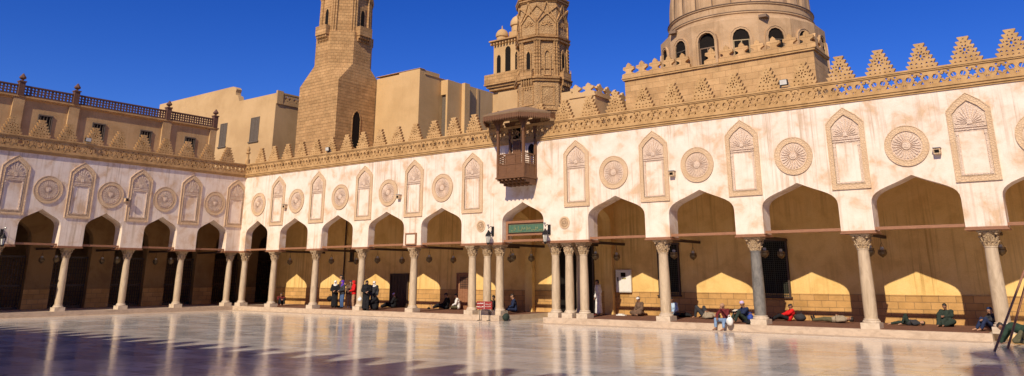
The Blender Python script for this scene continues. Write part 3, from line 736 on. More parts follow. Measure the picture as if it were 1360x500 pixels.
def wing(name, label, mp, s_start, s_end, arches, cols, niches, rounds, smallr, merl0, merln, mstep, lat0):
    root = empty(name, (0, 0, 0), 0, label, 'arcade')
    TH = lambda s: T2 if (mp is mapR and s < 21.7) else T
    parts_ = [(s_start, s_end, arches, T)] if mp is mapL else [(s_start, 21.7, [a_ for a_ in arches if a_[0] < 21.7], T2), (21.7, s_end, [a_ for a_ in arches if a_[0] > 21.7], T)]
    for sa, sb, ar_, th_ in parts_:
        mb = MB(mp); arcade_wall(mb, sa, sb, ar_, ZP, ZT, 0.0, th_)
        wall = mb.build('wall', FAC, root)
        wl = wall.modifiers.new('weld', 'WELD'); wl.merge_threshold = .0005
    mb = MB(mp)
    a = max(.12, lat0)
    mb.box(a, s_end, -.045, .30, ZT + .002, ZT + .07); mb.box(a + .0, s_end, -.09, .30, ZT + .072, ZT + .16); mb.box(a, s_end, -.13, .30, ZT + .162, ZT + .245)
    mb.box(a, s_end, -.14, .12, 9.42, 9.47); mb.box(a, s_end, -.17, .14, 9.472, 9.54)
    mb.build('cornice', PAR, root)
    mb = MB(mp); lattice(mb, a, s_end, ZT + .247, 9.419, -.10, .03)
    mb.build('pierced_parapet', PAR, root)
    for i in range(merln):
        o = bpy.data.objects.new('merlon', mm_); COL.objects.link(o); o.parent = root
        p = mp((merl0 + i * mstep, -.02, 9.541)); o.location = p
        o.rotation_euler = (0, 0, 0 if mp is mapR else math.pi / 2)
    for c in niches: niche(root, mp, c)
    for c in rounds: roundel(root, mp, c, 6.66, .78)
    for c, z in smallr: roundel(root, mp, c, z, .30, True)
    # wooden impost boards on the capitals, tie beams across the arches
    edges = [s_start] + [x for c, h in arches for x in (c - h, c + h)] + [s_end]
    for i in range(0, len(edges), 2):
        mb = MB(mp); x0, x1 = edges[i] - .05, edges[i + 1] + .05
        if i == 0: x0 = s_start + .01
        mb.box(x0, x1, -.04, TH(x0) + .05, 3.462, 3.515); mb.box(x0 + .04, x1 - .04, -.02, TH(x0) + .02, 3.517, 3.578)
        mb.build('impost_board', WOODR, root, bevel=.008)
    for c, h in arches:
        mb = MB(mp); mb.box(c - h - .01, c + h + .01, .12, .24, 3.585, 3.70)
        mb.build('tie_beam', WOODR, root, bevel=.01)
    for s_, d, m_, beam in cols:
        column(root, mp, s_, d if TH(s_) == T else .27, m_, k_=.82 if mp is mapL else (.86 if s_ < 30 else .97))
        if beam:
            mb = MB(mp); mb.box(s_ - .07, s_ + .07, TH(s_) + .051, 4.39, 3.44, 3.57)
            mb.build('cross_beam', WOODD, root, bevel=.01)
    return root

# right (sunlit) wing
A_R = [(1.86, 1.22), (5.85, 1.42), (10.08, 1.45), (14.38, 1.48), (18.72, 1.5), (24.31, 1.31), (29.75, 1.52), (34.0, 1.52), (38.25, 1.52), (42.52, 1.52), (46.85, 1.52), (51.15, 1.52), (55.45, 1.52)]
C_R = [.45, 3.72, 7.95, 12.2, 16.5, 20.8, 21.72, 22.55, 26.05, 26.85, 27.68, 31.9, 36.15, 40.4, 44.68, 49.0, 53.3]
cols = [(x, .4, COLG if abs(x - 36.15) < .1 else COLM, x not in (21.72, 26.85, .45)) for x in C_R]
N_R = [3.92, 8.0, 12.35, 16.55, 20.95, 27.62, 31.85, 36.08, 40.35, 44.7, 49.0, 53.3]
RD = [1.8, 5.9, 10.2, 14.45, 18.75, 29.72, 33.97, 38.22, 42.5, 46.8, 51.1]
wr = wing('courtyard_arcade', 'sunlit cream arcade with keel arches, marble columns and the wooden balcony over its middle arch', mapR, -T, 58.5, A_R, cols, N_R, RD, [(21.58, 4.45), (26.88, 4.42)], 1.6, 38, 1.494, .12)
# left wing in grazing light
A_L = [(2.14, 1.1), (5.74, 1.1), (9.30, 1.1), (12.86, 1.12), (16.5, 1.12), (20.1, 1.12)]
C_L = [.36, 3.93, 7.46, 11.04, 14.68, 18.3]
cols = [(x, .4, COLM, True) for x in C_L]
wl_ = wing('courtyard_arcade', 'dimmer cream arcade on the left with dark openings behind its marble columns', mapL, .002, 23.5, A_L, cols, [.62, 3.98, 7.42, 10.95, 14.55, 18.2], [2.2, 5.75, 9.2, 12.74, 16.4], [], 1.62, 14, 1.505, .12)
mb = MB(); mb.box(-.14, .14, -.14, .14, ZT + .002, 9.538); mb.build('corner_post', PAR, wr)
mb = MB(); mb.lathe([(.17, 0), (.16, .35), (.1, .42), (.08, .75), (.16, .8), (.17, .86), (.07, .92), (.12, 1.02), (.12, 1.14), (.03, 1.3)], (0, 0, 9.54), 12)
mb.build('corner_finial', PAR, wr, smooth=True)

# roofs and rear walls behind the arcades
mb = MB(); mb.box(-1.9, 21.7, T2 + .002, 4.9, 6.4, 8.5); mb.box(21.702, 58.5, T + .002, 4.9, 6.4, 8.5); mb.build('roof', CEIL, wr)
mb = MB(); mb.box(-1.9, 58.5, 4.4, 4.9, -.3, 6.398); mb.build('rear_wall', OCHRE, wr)
for x0, x1 in ((-1.9, 10.45), (12.12, 16.1), (17.35, 23.35), (25.85, 58.5)):
    mb = MB(); mb.box(x0, x1, 4.355, 4.398, -.011, 1.1); mb.box(x0, x1, 4.335, 4.399, 1.10, 1.14)
    mb.build('dado', DADO, wr)
mb = MB()   # transverse arches beside the middle bay, with pilasters on the rear wall
def trans(xc):
    f = lambda p: (xc + p[1], p[0], p[2])
    m2 = MB(f); arcade_wall(m2, T + .003, 4.398, [(2.6, 1.45)], 3.58, 6.398, -.25, .25)
    o = m2.build('cross_arch', OCHRE, wr); w = o.modifiers.new('weld', 'WELD'); w.merge_threshold = .0005
    m3 = MB(); m3.box(xc - .25, xc + .25, 4.06, 4.33, -.25, 3.578); m3.box(xc - .31, xc + .31, 4.0, 4.332, 3.40, 3.57)
    m3.build('pilaster', OCHRE, wr, bevel=.01)
trans(21.72); trans(26.85)
column(wr, mapR, 26.4, 2.1)
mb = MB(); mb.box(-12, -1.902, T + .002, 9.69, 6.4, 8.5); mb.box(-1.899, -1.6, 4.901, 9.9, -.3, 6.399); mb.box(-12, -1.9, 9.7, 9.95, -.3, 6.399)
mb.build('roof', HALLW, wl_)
mb = MB(mapL); mb.box(-T, 23.5, T + .002, 4.9, 6.4, 8.5); mb.build('roof', CEIL, wl_)
mb = MB(mapL)
ARCB = [(1, 0), (1, 4.0), (.97, 4.3), (.88, 4.55), (.7, 4.78), (.45, 4.98), (0, 5.25)]
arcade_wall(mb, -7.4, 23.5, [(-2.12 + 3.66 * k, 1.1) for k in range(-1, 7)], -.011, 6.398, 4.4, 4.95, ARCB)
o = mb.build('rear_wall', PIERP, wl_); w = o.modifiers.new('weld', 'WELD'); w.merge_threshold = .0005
for k in range(-1, 7):
    mb = MB(mapL)
    x0 = -2.12 + 3.66 * k + 1.1; x1 = x0 + 1.46
    mb.box(x0 + .0, x1, 4.36, 4.398, -.011, 1.12); mb.box(x0, x1, 4.345, 4.399, 1.12, 1.155)
    mb.build('dado', DADO, wl_)
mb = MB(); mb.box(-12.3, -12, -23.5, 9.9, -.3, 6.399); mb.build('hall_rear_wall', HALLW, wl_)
for k in range(-1, 7):   # dark wooden screens in the openings to the hall
    c = -2.12 + 3.66 * k; mb = MB(mapL)
    mb.box(c - 1.09, c + 1.09, 4.72, 4.76, 3.0, 3.12); mb.box(c - 1.09, c + 1.09, 4.72, 4.76, .0, .15); mb.box(c - 1.09, c + 1.09, 4.72, 4.76, 1.3, 1.4)
    for i in range(15):
        x = c - 1.07 + i * .153; mb.box(x - .02, x + .02, 4.73, 4.75, .15, 3.0)
    for i in range(12): mb.box(c - 1.09, c + 1.09, 4.735, 4.745, .3 + i * .22, .33 + i * .22)
    mb.build('hall_screen', WOODD, wl_)

# doors, grilles on the rear wall of the right wing
def door(x0, x1, z1, mat, panel_mat, name='door', grille=False):
    mb = MB(); mb.box(x0, x0 + .09, 4.30, 4.398, 0, z1); mb.box(x1 - .09, x1, 4.30, 4.398, 0, z1); mb.box(x0, x1, 4.29, 4.398, z1 + .001, z1 + .1)
    fr = mb.build(name, mat, wr, bevel=.006)
    mb = MB(); mb.box(x0 + .091, x1 - .091, 4.37, 4.399, 0, z1 - .001)
    if z1 < 3:
        n = 5; w = (x1 - x0 - .18) / n
        for i in range(n): mb.box(x0 + .1 + i * w, x0 + .07 + (i + 1) * w, 4.352, 4.369, .08, z1 - .06)
    pn = mb.build('door_panel', panel_mat, fr)
    return fr
door(10.46, 12.1, 1.97, WOODD, WOODD); d2 = door(16.15, 17.3, 2.0, WOODR, WOODR)
mb = MB()
for i in range(7): mb.box(16.45 + i * .1, 16.48 + i * .1, 4.335, 4.35, 1.2, 1.85)
for i in range(7): mb.box(16.42, 17.1, 4.325, 4.334, 1.22 + i * .1, 1.25 + i * .1)
mb.build('grille', WOODD, d2)
door(23.37, 25.83, 3.56, WOODD, DARKIN, 'gate')
def grille(x0, x1, z0, z1):
    mb = MB(); mb.box(x0, x0 + .08, 4.28, 4.398, z0, z1); mb.box(x1 - .08, x1, 4.28, 4.398, z0, z1); mb.box(x0 - .03, x1 + .03, 4.27, 4.398, z1, z1 + .09); mb.box(x0 - .06, x1 + .06, 4.24, 4.33, z0 - .07, z0 - .001)
    fr = mb.build('window', WOODD, wr)
    mb = MB(); mb.box(x0 + .08, x1 - .08, 4.36, 4.399, z0, z1)
    mb.build('window_pane', DARKIN, fr)
    mb = MB(); n = int((x1 - x0 - .16) / .09)
    for i in range(n + 1): x = x0 + .09 + i * (x1 - x0 - .18) / n; mb.box(x - .011, x + .011, 4.325, 4.34, z0, z1)
    n = int((z1 - z0) / .09)
    for i in range(n): z = z0 + .05 + i * .09; mb.box(x0 + .08, x1 - .08, 4.31, 4.324, z, z + .022)
    mb.box((x0 + x1) / 2 - .02, (x0 + x1) / 2 + .02, 4.30, 4.309, z0, z1)
    mb.build('window_lattice', GREENB, fr)
grille(29.62, 30.8, 1.0, 3.42); grille(34.9, 36.2, 1.0, 3.45); grille(6.5, 6.8, 2.9, 3.7)
mb = MB(); mb.tube((5.95, 4.3, -.01), (5.95, 4.3, 6.3), .05); mb.build('drainpipe', WOODD, wr, smooth=True)
# ------------------------------------------------------------------ balcony over the middle arch
bal = empty('wooden_balcony', (24.4, 0, 6.7), 0, 'dark carved wooden balcony under a wide canopy, high over the middle arch', 'balcony')
BX0, BX1, BY, BZ = 23.52, 25.24, -1.15, 6.74
loc_ = lambda p: (p[0] - 24.4, p[1], p[2] - 6.7)
mb = MB(loc_)
mb.box(BX0, BX1, BY, -.002, BZ, BZ + .1); mb.box(BX0 - .05, BX1 + .05, BY - .05, -.002, BZ - .08, BZ - .001)
mb.build('floor', WOODB, bal)
mb = MB(loc_)
for i in range(7):
    x = BX0 + .08 + i * (BX1 - BX0 - .16) / 6
    mb.plate([(0, 0)] * 0 or [(x - .05, 6.36), (x + .05, 6.36), (x + .05, 6.655), (x - .05, 6.655)], -.62, -.003)
    mb.box(x - .05, x + .05, -.95, -.621, 6.47, 6.655); mb.box(x - .05, x + .05, -1.15, -.951, 6.56, 6.655)
mb.build('bracket', WOODB, bal, bevel=.01)
mb = MB(loc_)
def panel(axis, a0, a1, c, z0, z1, n, slat):
    for z in (z0, (z0 + z1) / 2 - .03, z1 - .06):
        (mb.box(a0, a1, c - .035, c + .035, z, z + .06) if axis == 'x' else mb.box(c - .035, c + .035, a0, a1, z, z + .06))
    for i in range(n + 1):
        a = a0 + i * (a1 - a0) / n
        (mb.box(a - .025, a + .025, c - .03, c + .03, z0, z1) if axis == 'x' else mb.box(c - .03, c + .03, a - .025, a + .025, z0, z1))
    (mb.box(a0, a1, c - .012, c + .012, z0, (z0 + z1) / 2) if axis == 'x' else mb.box(c - .012, c + .012, a0, a1, z0, (z0 + z1) / 2))
    for k in range(4):
        z = (z0 + z1) / 2 + .06 + k * .11
        for i in range(n):
            if (i % 3) == 1 and axis == 'x':
                if k: continue
                (mb.box(a0 + i * (a1 - a0) / n, a0 + (i + 1) * (a1 - a0) / n, c - .012, c + .012, (z0 + z1) / 2, z1 - .05) if axis == 'x' else None)
                continue
            (mb.box(a0 + i * (a1 - a0) / n, a0 + (i + 1) * (a1 - a0) / n, c - .01, c + .01, z, z + .05) if axis == 'x' else mb.box(c - .01, c + .01, a0 + i * (a1 - a0) / n, a0 + (i + 1) * (a1 - a0) / n, z, z + .05))
panel('x', BX0, BX1, BY + .04, BZ + .1, 7.92, 3, 1); panel('y', BY + .04, -.01, BX1 - .04, BZ + .1, 7.92, 2, 1); panel('y', BY + .04, -.01, BX0 + .04, BZ + .1, 7.92, 2, 1)
mb.build('railing', WOODB, bal)
mb = MB(loc_)
for x, y in ((BX0 + .05, BY + .05), (BX1 - .05, BY + .05), (BX0 + .05, -.07), (BX1 - .05, -.07)):
    mb.box(x - .06, x + .06, y - .06, y + .06, BZ - .08, 9.78)
    mb.box(x - .09, x + .09, y - .09, y + .09, 9.05, 9.2)
    for dx in (-1, 1):   # carved brackets of the posts
        mb.plate([(x, 9.2), (x + dx * .08, 9.2), (x + dx * .16, 9.42), (x + dx * .34, 9.62), (x + dx * .40, 9.78), (x, 9.78)], y - .035, y + .035)
mb.box(BX0, BX1, BY, BY + .1, 9.70, 9.80); mb.box(BX0, BX1, -.1, -.003, 9.70, 9.80)
for s_ in (-1, 1):
    x = BX0 + .05 if s_ < 0 else BX1 - .05
    m2 = [(x - .035, BY + .05, 9.25), (x + .035, BY + .05, 9.25), (x + .035, BY + .12, 9.25), (x - .035, BY + .12, 9.25)]
    mb.quadprism(m2, [(x - .035, BY + .05, 9.7), (x + .035, BY + .05, 9.7), (x + .035, BY + .45, 9.7), (x - .035, BY + .45, 9.7)])
mb.build('post', WOODB, bal)
EAV = [(22.2, -.14), (22.25, -.5), (23.1, -1.8), (25.4, -1.8), (26.45, -.5), (26.5, -.14)]
EAV2 = [(x, y, 9.95) for x, y in EAV]; RID = [(23.6, -.14, 10.38), (23.62, -.3, 10.38), (23.9, -.6, 10.39), (24.8, -.6, 10.39), (25.1, -.3, 10.38), (25.12, -.14, 10.38)]
mb = MB(loc_); mb.quadprism(EAV2, RID)
mb.quadprism([(x, y, 9.86) for x, y in EAV], [(24.35 + (x - 24.35) * 1.02, y * 1.01, 9.948) for x, y in EAV])
mb.build('canopy', WOODG, bal)
mb = MB(loc_)   # hanging carved fringe
for (x0, y0), (x1, y1) in zip(EAV, EAV[1:]):
    L = math.hypot(x1 - x0, y1 - y0); n = max(2, int(L / .105))
    dx, dy = (x1 - x0) / L, (y1 - y0) / L; nx, ny = -dy * .012, dx * .012
    for i in range(n):
        a, b_ = i * L / n + .006, (i + 1) * L / n - .006; c = (a + b_) / 2
        out = [(a, 9.855), (a, 9.66), (c - .015, 9.60), (c, 9.54), (c + .015, 9.60), (b_, 9.66), (b_, 9.855)]
        P0 = [(x0 + dx * u + nx, y0 + dy * u + ny, z) for u, z in out]; P1 = [(x0 + dx * u - nx, y0 + dy * u - ny, z) for u, z in out]
        mb.quadprism(P0, P1)
mb.build('fringe', WOODB, bal)
mb = MB(loc_); mb.box(23.75, 24.25, -.1, -.012, BZ + .1, 9.5); mb.build('rear_panel', WOODB, bal)
mb = MB(loc_); mb.plate(arch_small(24.9, 7.9, .2, .62), -.02, -.004); mb.build('hatch', DARKIN, bal)

# ------------------------------------------------------------------ signs and lamps
sg = empty('calligraphy_sign', (24.31, .3, 3.7), 0, 'long green panel with gold calligraphy in a reddish frame across the middle arch', 'sign')
mb = MB(); h = 1.29
mb.box(-h, -h + .12, .0, .14, .01, .95); mb.box(h - .12, h, .0, .14, .01, .95); mb.box(-h + .121, h - .121, .0, .12, .83, .95); mb.box(-h + .121, h - .121, .0, .12, .20, .29)
mb.build('frame', WOODR, sg, bevel=.008)
mb = MB(); mb.box(-h + .13, h - .13, .05, .09, .30, .82); mb.build('backboard', WOODD, sg)
mb = MB(); mb.box(-h + .17, h - .17, .01, .049, .36, .76); mb.build('panel', GREENP, sg)
mb = MB(); random.seed(3)
x = h - .3
while x > -h + .3:
    w_ = random.uniform(.07, .15); k = random.random()
    if k < .35: pts = [(x, 0, .68), (x - .01, 0, .45)]
    elif k < .7: pts = [(x - w_ * math.cos(t) * .5, 0, .50 - .07 * math.sin(t)) for t in [i * math.pi / 5 for i in range(6)]]
    else: pts = [(x, 0, .52), (x - w_ * .4, 0, .60), (x - w_ * .8, 0, .50), (x - w_, 0, .46)]
    mb.path(pts, .008, 5)
    if random.random() < .5: mb.ball((x - w_ * .5, 0, .64), .014, .01, .014, 6, 4)
    x -= w_ + .02
mb.box(-h + .2, h - .2, -.0, .012, .745, .752); mb.box(-h + .2, h - .2, -.0, .012, .37, .377)
mb.build('lettering', GOLDP, sg)

fp = empty('framed_panel', (16.5, -.05, 3.6), 0, 'small framed cream panel standing on the capital between two arches', 'panel')
mb = MB()
for x0, x1, z0, z1 in ((-.42, -.35, 0, .66), (.35, .42, 0, .66), (-.349, .349, .59, .66), (-.349, .349, 0, .07)): mb.box(x0, x1, -.06, .04, z0, z1)
mb.build('frame', WOODR, fp, bevel=.006)
mb = MB(); mb.box(-.349, .349, -.02, .03, .071, .589); mb.build('sheet', PAPER, fp)

def wall_lamp(name, label, loc, rz):
    t = empty(name, loc, rz, label, 'wall lamp', 'glass lanterns on curled brackets')
    mb = MB(); mb.box(-.07, .07, .34, .40, .02, .5); mb.path([(0, .34, .12), (0, .2, .12), (0, .12, .2), (0, .02, .28), (0, 0, .30)], .02, 8)
    mb.path([(0, .34, .4), (0, .22, .5), (0, .1, .46), (0, 0, .36)], .016, 8)
    mb.build('bracket', BLACKM, t)
    mb = MB(); mb.lathe([(.16, -.02), (.15, .04), (.08, .15), (.05, .19), (.02, .28)], (0, 0, .02), 6); mb.build('cap', BLACKM, t)
    mb = MB()
    for i in range(6):
        a = 2 * math.pi * i / 6; mb.tube((.135 * math.cos(a), .135 * math.sin(a), 0), (.085 * math.cos(a), .085 * math.sin(a), -.34), .011, .011, 6)
    mb.lathe([(.04, -.44), (.07, -.40), (.10, -.36), (.10, -.335)], (0, 0, 0), 6)
    mb.build('lamp_frame', BLACKM, t)
    mb = MB(); mb.lathe([(.075, -.334), (.122, -.0)], (0, 0, 0), 6); mb.build('glass', GLASSF, t)
    mb = MB(); mb.tube((0, .0, .42), (0, .0, .50), .03, .03, 8); mb.ball((.0, -.03, .55), .065, .085, .05, 10, 6); mb.build('finial', GREYM, t)
    return t
wall_lamp('wall_lamp', 'glass wall lamp left of the green sign in the middle arch', (22.40, -.40, 3.90), 0)
wall_lamp('wall_lamp', 'glass wall lamp right of the green sign in the middle arch', (25.98, -.40, 3.86), 0)
wall_lamp('wall_lamp', 'glass wall lamp on the dim left facade at the left edge of the photo', (.40, -14.72, 3.86), math.pi / 2)

def hanging_lantern(loc, label):
    t = empty('hanging_lantern', loc, 0, label, 'lantern', 'metal lanterns hanging from the arcade beams')
    mb = MB()
    for i in range(3):
        a = 2 * math.pi * i / 3; mb.tube((.13 * math.cos(a), .13 * math.sin(a), .12), (0, 0, .42), .006, .006, 5)
    mb.tube((0, 0, .42), (0, 0, .62), .008, .008, 5); mb.build('chain', BLACKM, t)
    mb = MB(); mb.lathe([(.02, -.20), (.05, -.17), (.12, -.13), (.17, -.06), (.185, .01), (.16, .06), (.17, .08), (.17, .12), (.13, .12)], n=8)
    mb.build('bowl', BRASS, t, smooth=False)
    mb = MB(); mb.lathe([(.06, .121), (.075, .16), (.07, .22), (.05, .24)], n=10); mb.build('glass', GLASSF, t)
    return t
lanL = None
ordn = {3.72: 'first', 7.95: 'second', 12.2: 'third', 16.5: 'fourth', 20.8: 'fifth', 22.55: 'innermost left gate', 27.68: 'outermost right gate', 31.9: 'next after the gate', 36.15: 'dark grey', 40.4: 'second after the gate', 44.68: 'last'}
for x in (3.72, 7.95, 12.2, 16.5, 20.8, 22.55, 27.68, 31.9, 36.15, 40.4, 44.68):
    for y, w_ in ((1.5, 'nearer the court'), (3.6, 'nearer the rear wall')):
        if x == 22.55 and y > 3: y = 3.2
        if x == 44.68 and y < 2: y = 1.0
        lab = 'dark lantern on the beam over the %s column, %s' % (ordn[x], w_)
        if x == 36.15: lab = 'dark lantern on the beam over the dark grey column, %s' % w_
        if lanL is None: lanL = hanging_lantern((x, y, 2.84), lab)
        else: dup(lanL, (x, y, 2.84), None, lab)
for i, y in enumerate((-3.93, -7.46, -11.04)):
    for x, w_ in ((-1.6, 'nearer the court'), (-3.5, 'deeper inside')):
        dup(lanL, (x, y, 2.84), None, 'dark lantern in the dim left arcade at its %s column, %s' % (('second', 'third', 'fourth')[i], w_))

def floodlight(loc, rz, label, tilt=.3):
    t = empty('floodlight', loc, rz, label, 'floodlight', 'small floodlights on the facades')
    mb = MB(); mb.box(-.17, .17, -.12, .0, .06, .30); n0 = mb.v
    mb.v = [(x, y * math.cos(tilt) - z * math.sin(tilt) * .5, z) for x, y, z in n0]; mb.build('housing', BLACKM, t, bevel=.01)
    mb = MB(); mb.box(-.145, .145, -.135, -.119, .08, .28); mb.v = [(x, y * math.cos(tilt) - z * math.sin(tilt) * .5 - .006, z) for x, y, z in mb.v]; mb.build('lens', GLASSF, t)
    mb = MB(); mb.path([(-.19, -.06, .17), (-.19, .04, .0), (.19, .04, .0), (.19, -.06, .17)], .012, 6); mb.build('bracket', GREYM, t)
floodlight((38.2, -.17, 9.56), 0, 'square floodlight on the parapet rail in front of the domed building')
floodlight((9.0, -.17, 9.56), 0, 'small floodlight on the parapet rail below the tall minaret')
floodlight((.17, -11.1, 9.56), math.pi / 2, 'floodlight on the parapet rail of the left arcade below the upper terrace')
def speaker(loc, rz, label):
    t = empty('wall_spotlight', loc, rz, label, 'spotlight', 'small box spotlights between the roundels')
    mb = MB(); mb.box(-.12, .12, -.22, -.0, -.12, .10); mb.build('housing', STUC, t, bevel=.015)
    mb = MB(); mb.box(-.08, .08, -.235, -.221, -.07, .04); mb.build('lens', DARKIN, t)
    mb = MB(); mb.box(-.14, .14, -.26, -.001, .102, .125); mb.build('visor', GREYM, t)
for x, lab in ((4.86, 'box spotlight by the roundel nearest the corner'), (15.45, 'box spotlight by the roundel left of the balcony'), (32.8, 'box spotlight beside the niche over the first column right of the gate'), (43.52, 'box spotlight between the two rightmost full decorations')):
    speaker((x, -.001, 6.35), 0, lab)
speaker((.001, -8.25, 6.42), math.pi / 2, 'box spotlight on the dim left facade with a stain below it')

# ------------------------------------------------------------------ electric box, sign stand, trestle, bags
nb = empty('metal_cabinet', (27.67, 4.33, 1.66), 0, 'pale wall cabinet with small dark window, right of the gate', 'cabinet')
mb = MB(); mb.box(-.44, .44, -.12, .0, -.56, .56); mb.build('cabinet_body', WHITEP, nb, bevel=.01)
mb = MB(); mb.box(-.40, .40, -.135, -.121, -.52, .52); mb.build('cabinet_door', WHITEP, nb, bevel=.006)
mb = MB(); mb.box(-.13, .15, -.142, -.136, .2, .42); mb.build('display', DARKIN, nb)
mb = MB(); mb.box(-.05, .17, -.141, -.136, .09, .16); mb.build('sticker', GOLDP, nb)
mb = MB(); mb.box(-.34, -.28, -.155, -.136, -.02, .2); mb.build('latch', BLACKM, nb)

st = empty('sign_stand', (22.12, -.3, ZC + .006), .12, 'small red sign board with white writing on thin legs before the columns', 'sign')
mb = MB(); mb.box(-.46, .46, -.02, .02, .55, .93); mb.build('board', REDP, st)
mb = MB(); random.seed(5)
for cx, ww, rows in ((-.22, .34, (.83, .67)), (.24, .3, (.8, .69))):
    for z in rows:
        x = cx + ww / 2
        while x > cx - ww / 2:
            w_ = random.uniform(.03, .07); th = .035 if cx < 0 else .018
            mb.path([(x, -.028, z + random.uniform(-.02, .03)), (x - w_ * .5, -.028, z - .02), (x - w_, -.028, z + random.uniform(-.01, .03))], th * .4, 4); x -= w_ + .012
mb.build('writing', WHITEP, st)
mb = MB(); mb.box(-.01, .01, -.03, -.021, .57, .91); mb.build('divider', WHITEP, st)
for sx in (-.28, .28):
    mb = MB(); mb.tube((sx, 0, .02), (sx, 0, .549), .018); mb.box(sx - .02, sx + .02, -.2, .2, 0, .03); mb.build('leg', BLACKM, st)

tr = empty('wooden_trestle', (44.95, -3.8, ZC), 0, 'two long reddish wooden poles leaning together at the right edge', 'trestle')
for (a, b_) in (((-.12, -.67, 0.02), (1.45, .15, 3.42)), ((.09, .70, .02), (1.47, .38, 3.42))):
    mb = MB(); mb.tube(a, b_, .035, .03, 8); mb.build('leg', WOODR, tr, smooth=True)
mb = MB(); mb.tube((1.43, .26, 3.36), (1.62, .26, 3.36), .03, .03, 8); mb.tube((3.0, -.7, .02), (1.56, .15, 3.42), .035, .03, 8); mb.tube((3.1, .9, .02), (1.56, .36, 3.42), .035, .03, 8)
mb.build('rear_frame', WOODR, tr, smooth=True)

bag((31.15, 3.7, .006), 0, (.42, .2, .2), cl['black'], 'flat black bag on the carpet right of the man in light blue')
bag((36.72, 3.6, .006), .1, (.24, .18, .30), cl['charcoal'], 'dark bag on the carpet beside the man in the red jacket')
bag((23.08, .25, -.264), .2, (.16, .2, .35), cl['darkgreen'], 'dark green bag on the floor at the foot of the gate columns')
bag((35.72, .1, -.006), .1, (.11, .09, .16), cl['black'], 'small dark pouch on the floor left of the dark grey column')
bag((14.7, 3.5, .006), .3, (.1, .08, .09), cl['black'], 'small black bundle by the bare feet of the man in black')
mb = MB(); mb.box(-.25, .25, -.1, .1, 0, .05); mb.box(-.15, .1, -.08, .1, .051, .09); o = mb.build('slippers', WHITEP); o.location = (28.0, 3.3, .006); tag(o, 'pale slippers on the carpet left of the man in the brown robe', 'slippers')

# ------------------------------------------------------------------ buildings behind
# terrace storey over the left wing
up = empty('terrace_building', (0, 0, 0), 0, 'plaster storey with square windows and dark latticed balustrade above the left arcade', 'building')
mb = MB(); mb.box(-11.8, -5.0, -24, .35, 6.4, 12.6); mb.build('wall', UPW, up)
mb = MB(); mb.box(-12, -4.9, -24, .45, 12.602, 12.68); mb.box(-12, -4.82, -24, .5, 12.682, 12.78); mb.build('cornice', PAR, up)
PY = [.15, -3.6, -10.0, -13.3, -19.6]
for y in PY:
    mb = MB(); mb.box(-4.998, -4.86, y - .32, y + .2 if y > 0 else y + .32, 8.5, 12.6); mb.build('pilaster', UPW, up)
for y in PY:
    mb = MB(); mb.box(-5.1, -4.78, y - .17, y + .17, 12.782, 13.62); mb.box(-5.14, -4.74, y - .21, y + .21, 13.622, 13.70)
    mb.lathe([(.12, 0), (.07, .05), (.07, .09), (.2, .18), (.21, .24), (.12, .36), (.03, .5)], (-4.94, y, 13.70), 8)
    mb.build('post', BRN, up)
fl = lambda p: (-4.94 + p[1], p[0], p[2])
mb = MB(fl)
def rail(y0, y1):
    mb.box(y0, y1, -.06, .06, 12.784, 12.86); mb.box(y0, y1, -.06, .06, 13.38, 13.46)
    n = max(1, round((y1 - y0) / .40)); w_ = (y1 - y0) / n
    for i in range(n):
        a = y0 + i * w_; holes = []
        for r_ in range(3):
            zc = 12.95 + r_ * .17
            for c_ in range(2): holes.append(ngon(a + w_ * (.27 + .46 * c_), zc, .062, 6, math.pi / 6))
        mb.plate([(a, 12.861), (a + w_, 12.861), (a + w_, 13.379), (a, 13.379)], -.03, .03, holes)
ys = sorted(PY)
for a, b_ in zip(ys, ys[1:]): rail(a + .17, b_ - .17)
rail(-24, -19.77)
mb.build('balustrade', BRN, up)
for y in (-1.66, -5.0, -8.26, -11.6, -14.9, -18.1):
    mb = MB(fl); mb.box(y - .42, y + .42, -.01, .04 - .06, 0, 0)
    mb = MB(); mb.box(-4.999, -4.93, y - .44, y + .44, 11.72, 11.80); mb.box(-4.999, -4.94, y - .44, y - .36, 10.7, 11.719); mb.box(-4.999, -4.94, y + .36, y + .44, 10.7, 11.719); mb.box(-4.999, -4.9, y - .46, y + .46, 10.62, 10.699)
    for i in range(4): mb.box(-4.98, -4.95, y - .3 + i * .19, y - .27 + i * .19, 10.7, 11.72)
    f = mb.build('window', SHUT, up)
    mb = MB(); mb.box(-4.9985, -4.985, y - .359, y + .359, 10.701, 11.719); mb.build('pane', DARKIN, f)

# plain plaster building behind
bb = empty('plaster_building', (0, 0, 0), 0, 'plain plaster building with two tall shuttered windows and a curved roofline step', 'building')
mb = MB()
mb.box(-32.2, -11.4, 10, 10.6, 0, 18.3)
prof = [(-32.2, 18.3), (-32.2, 19.95), (-18.6, 19.95), (-18.2, 19.85), (-17.95, 19.6), (-18.05, 19.3), (-18.0, 19.05), (-17.6, 18.9), (-17.3, 18.3), (-17.2, 18.3)]
mb.plate(prof, 10, 10.6)
mb.box(-32.2, -11.4, 10.601, 22, 0, 18.0)
mb.build('wall', BPLA, bb)
mb = MB(); mb.box(-11.5, -11.3, 10.02, 10.7, 17.3, 18.55); mb.box(-11.45, -11.32, 10.7, 20, 17.3, 17.5); mb.box(-11.45, -11.32, 10.7, 20, 18.28, 18.42)
f2 = lambda p: (-11.4 + p[1], p[0], p[2])
mb.mp = f2
for i in range(9): mb.plate([(10.75 + i, 17.5), (11.75 + i, 17.5), (11.75 + i, 18.28), (10.75 + i, 18.28)], -.05, .05, [ngon(11.02 + i, 17.9, .16, 4), ngon(11.48 + i, 17.9, .16, 4), ngon(11.25 + i, 18.1, .08, 4), ngon(11.25 + i, 17.68, .08, 4)])
mb.build('balustrade', BPLA, bb)
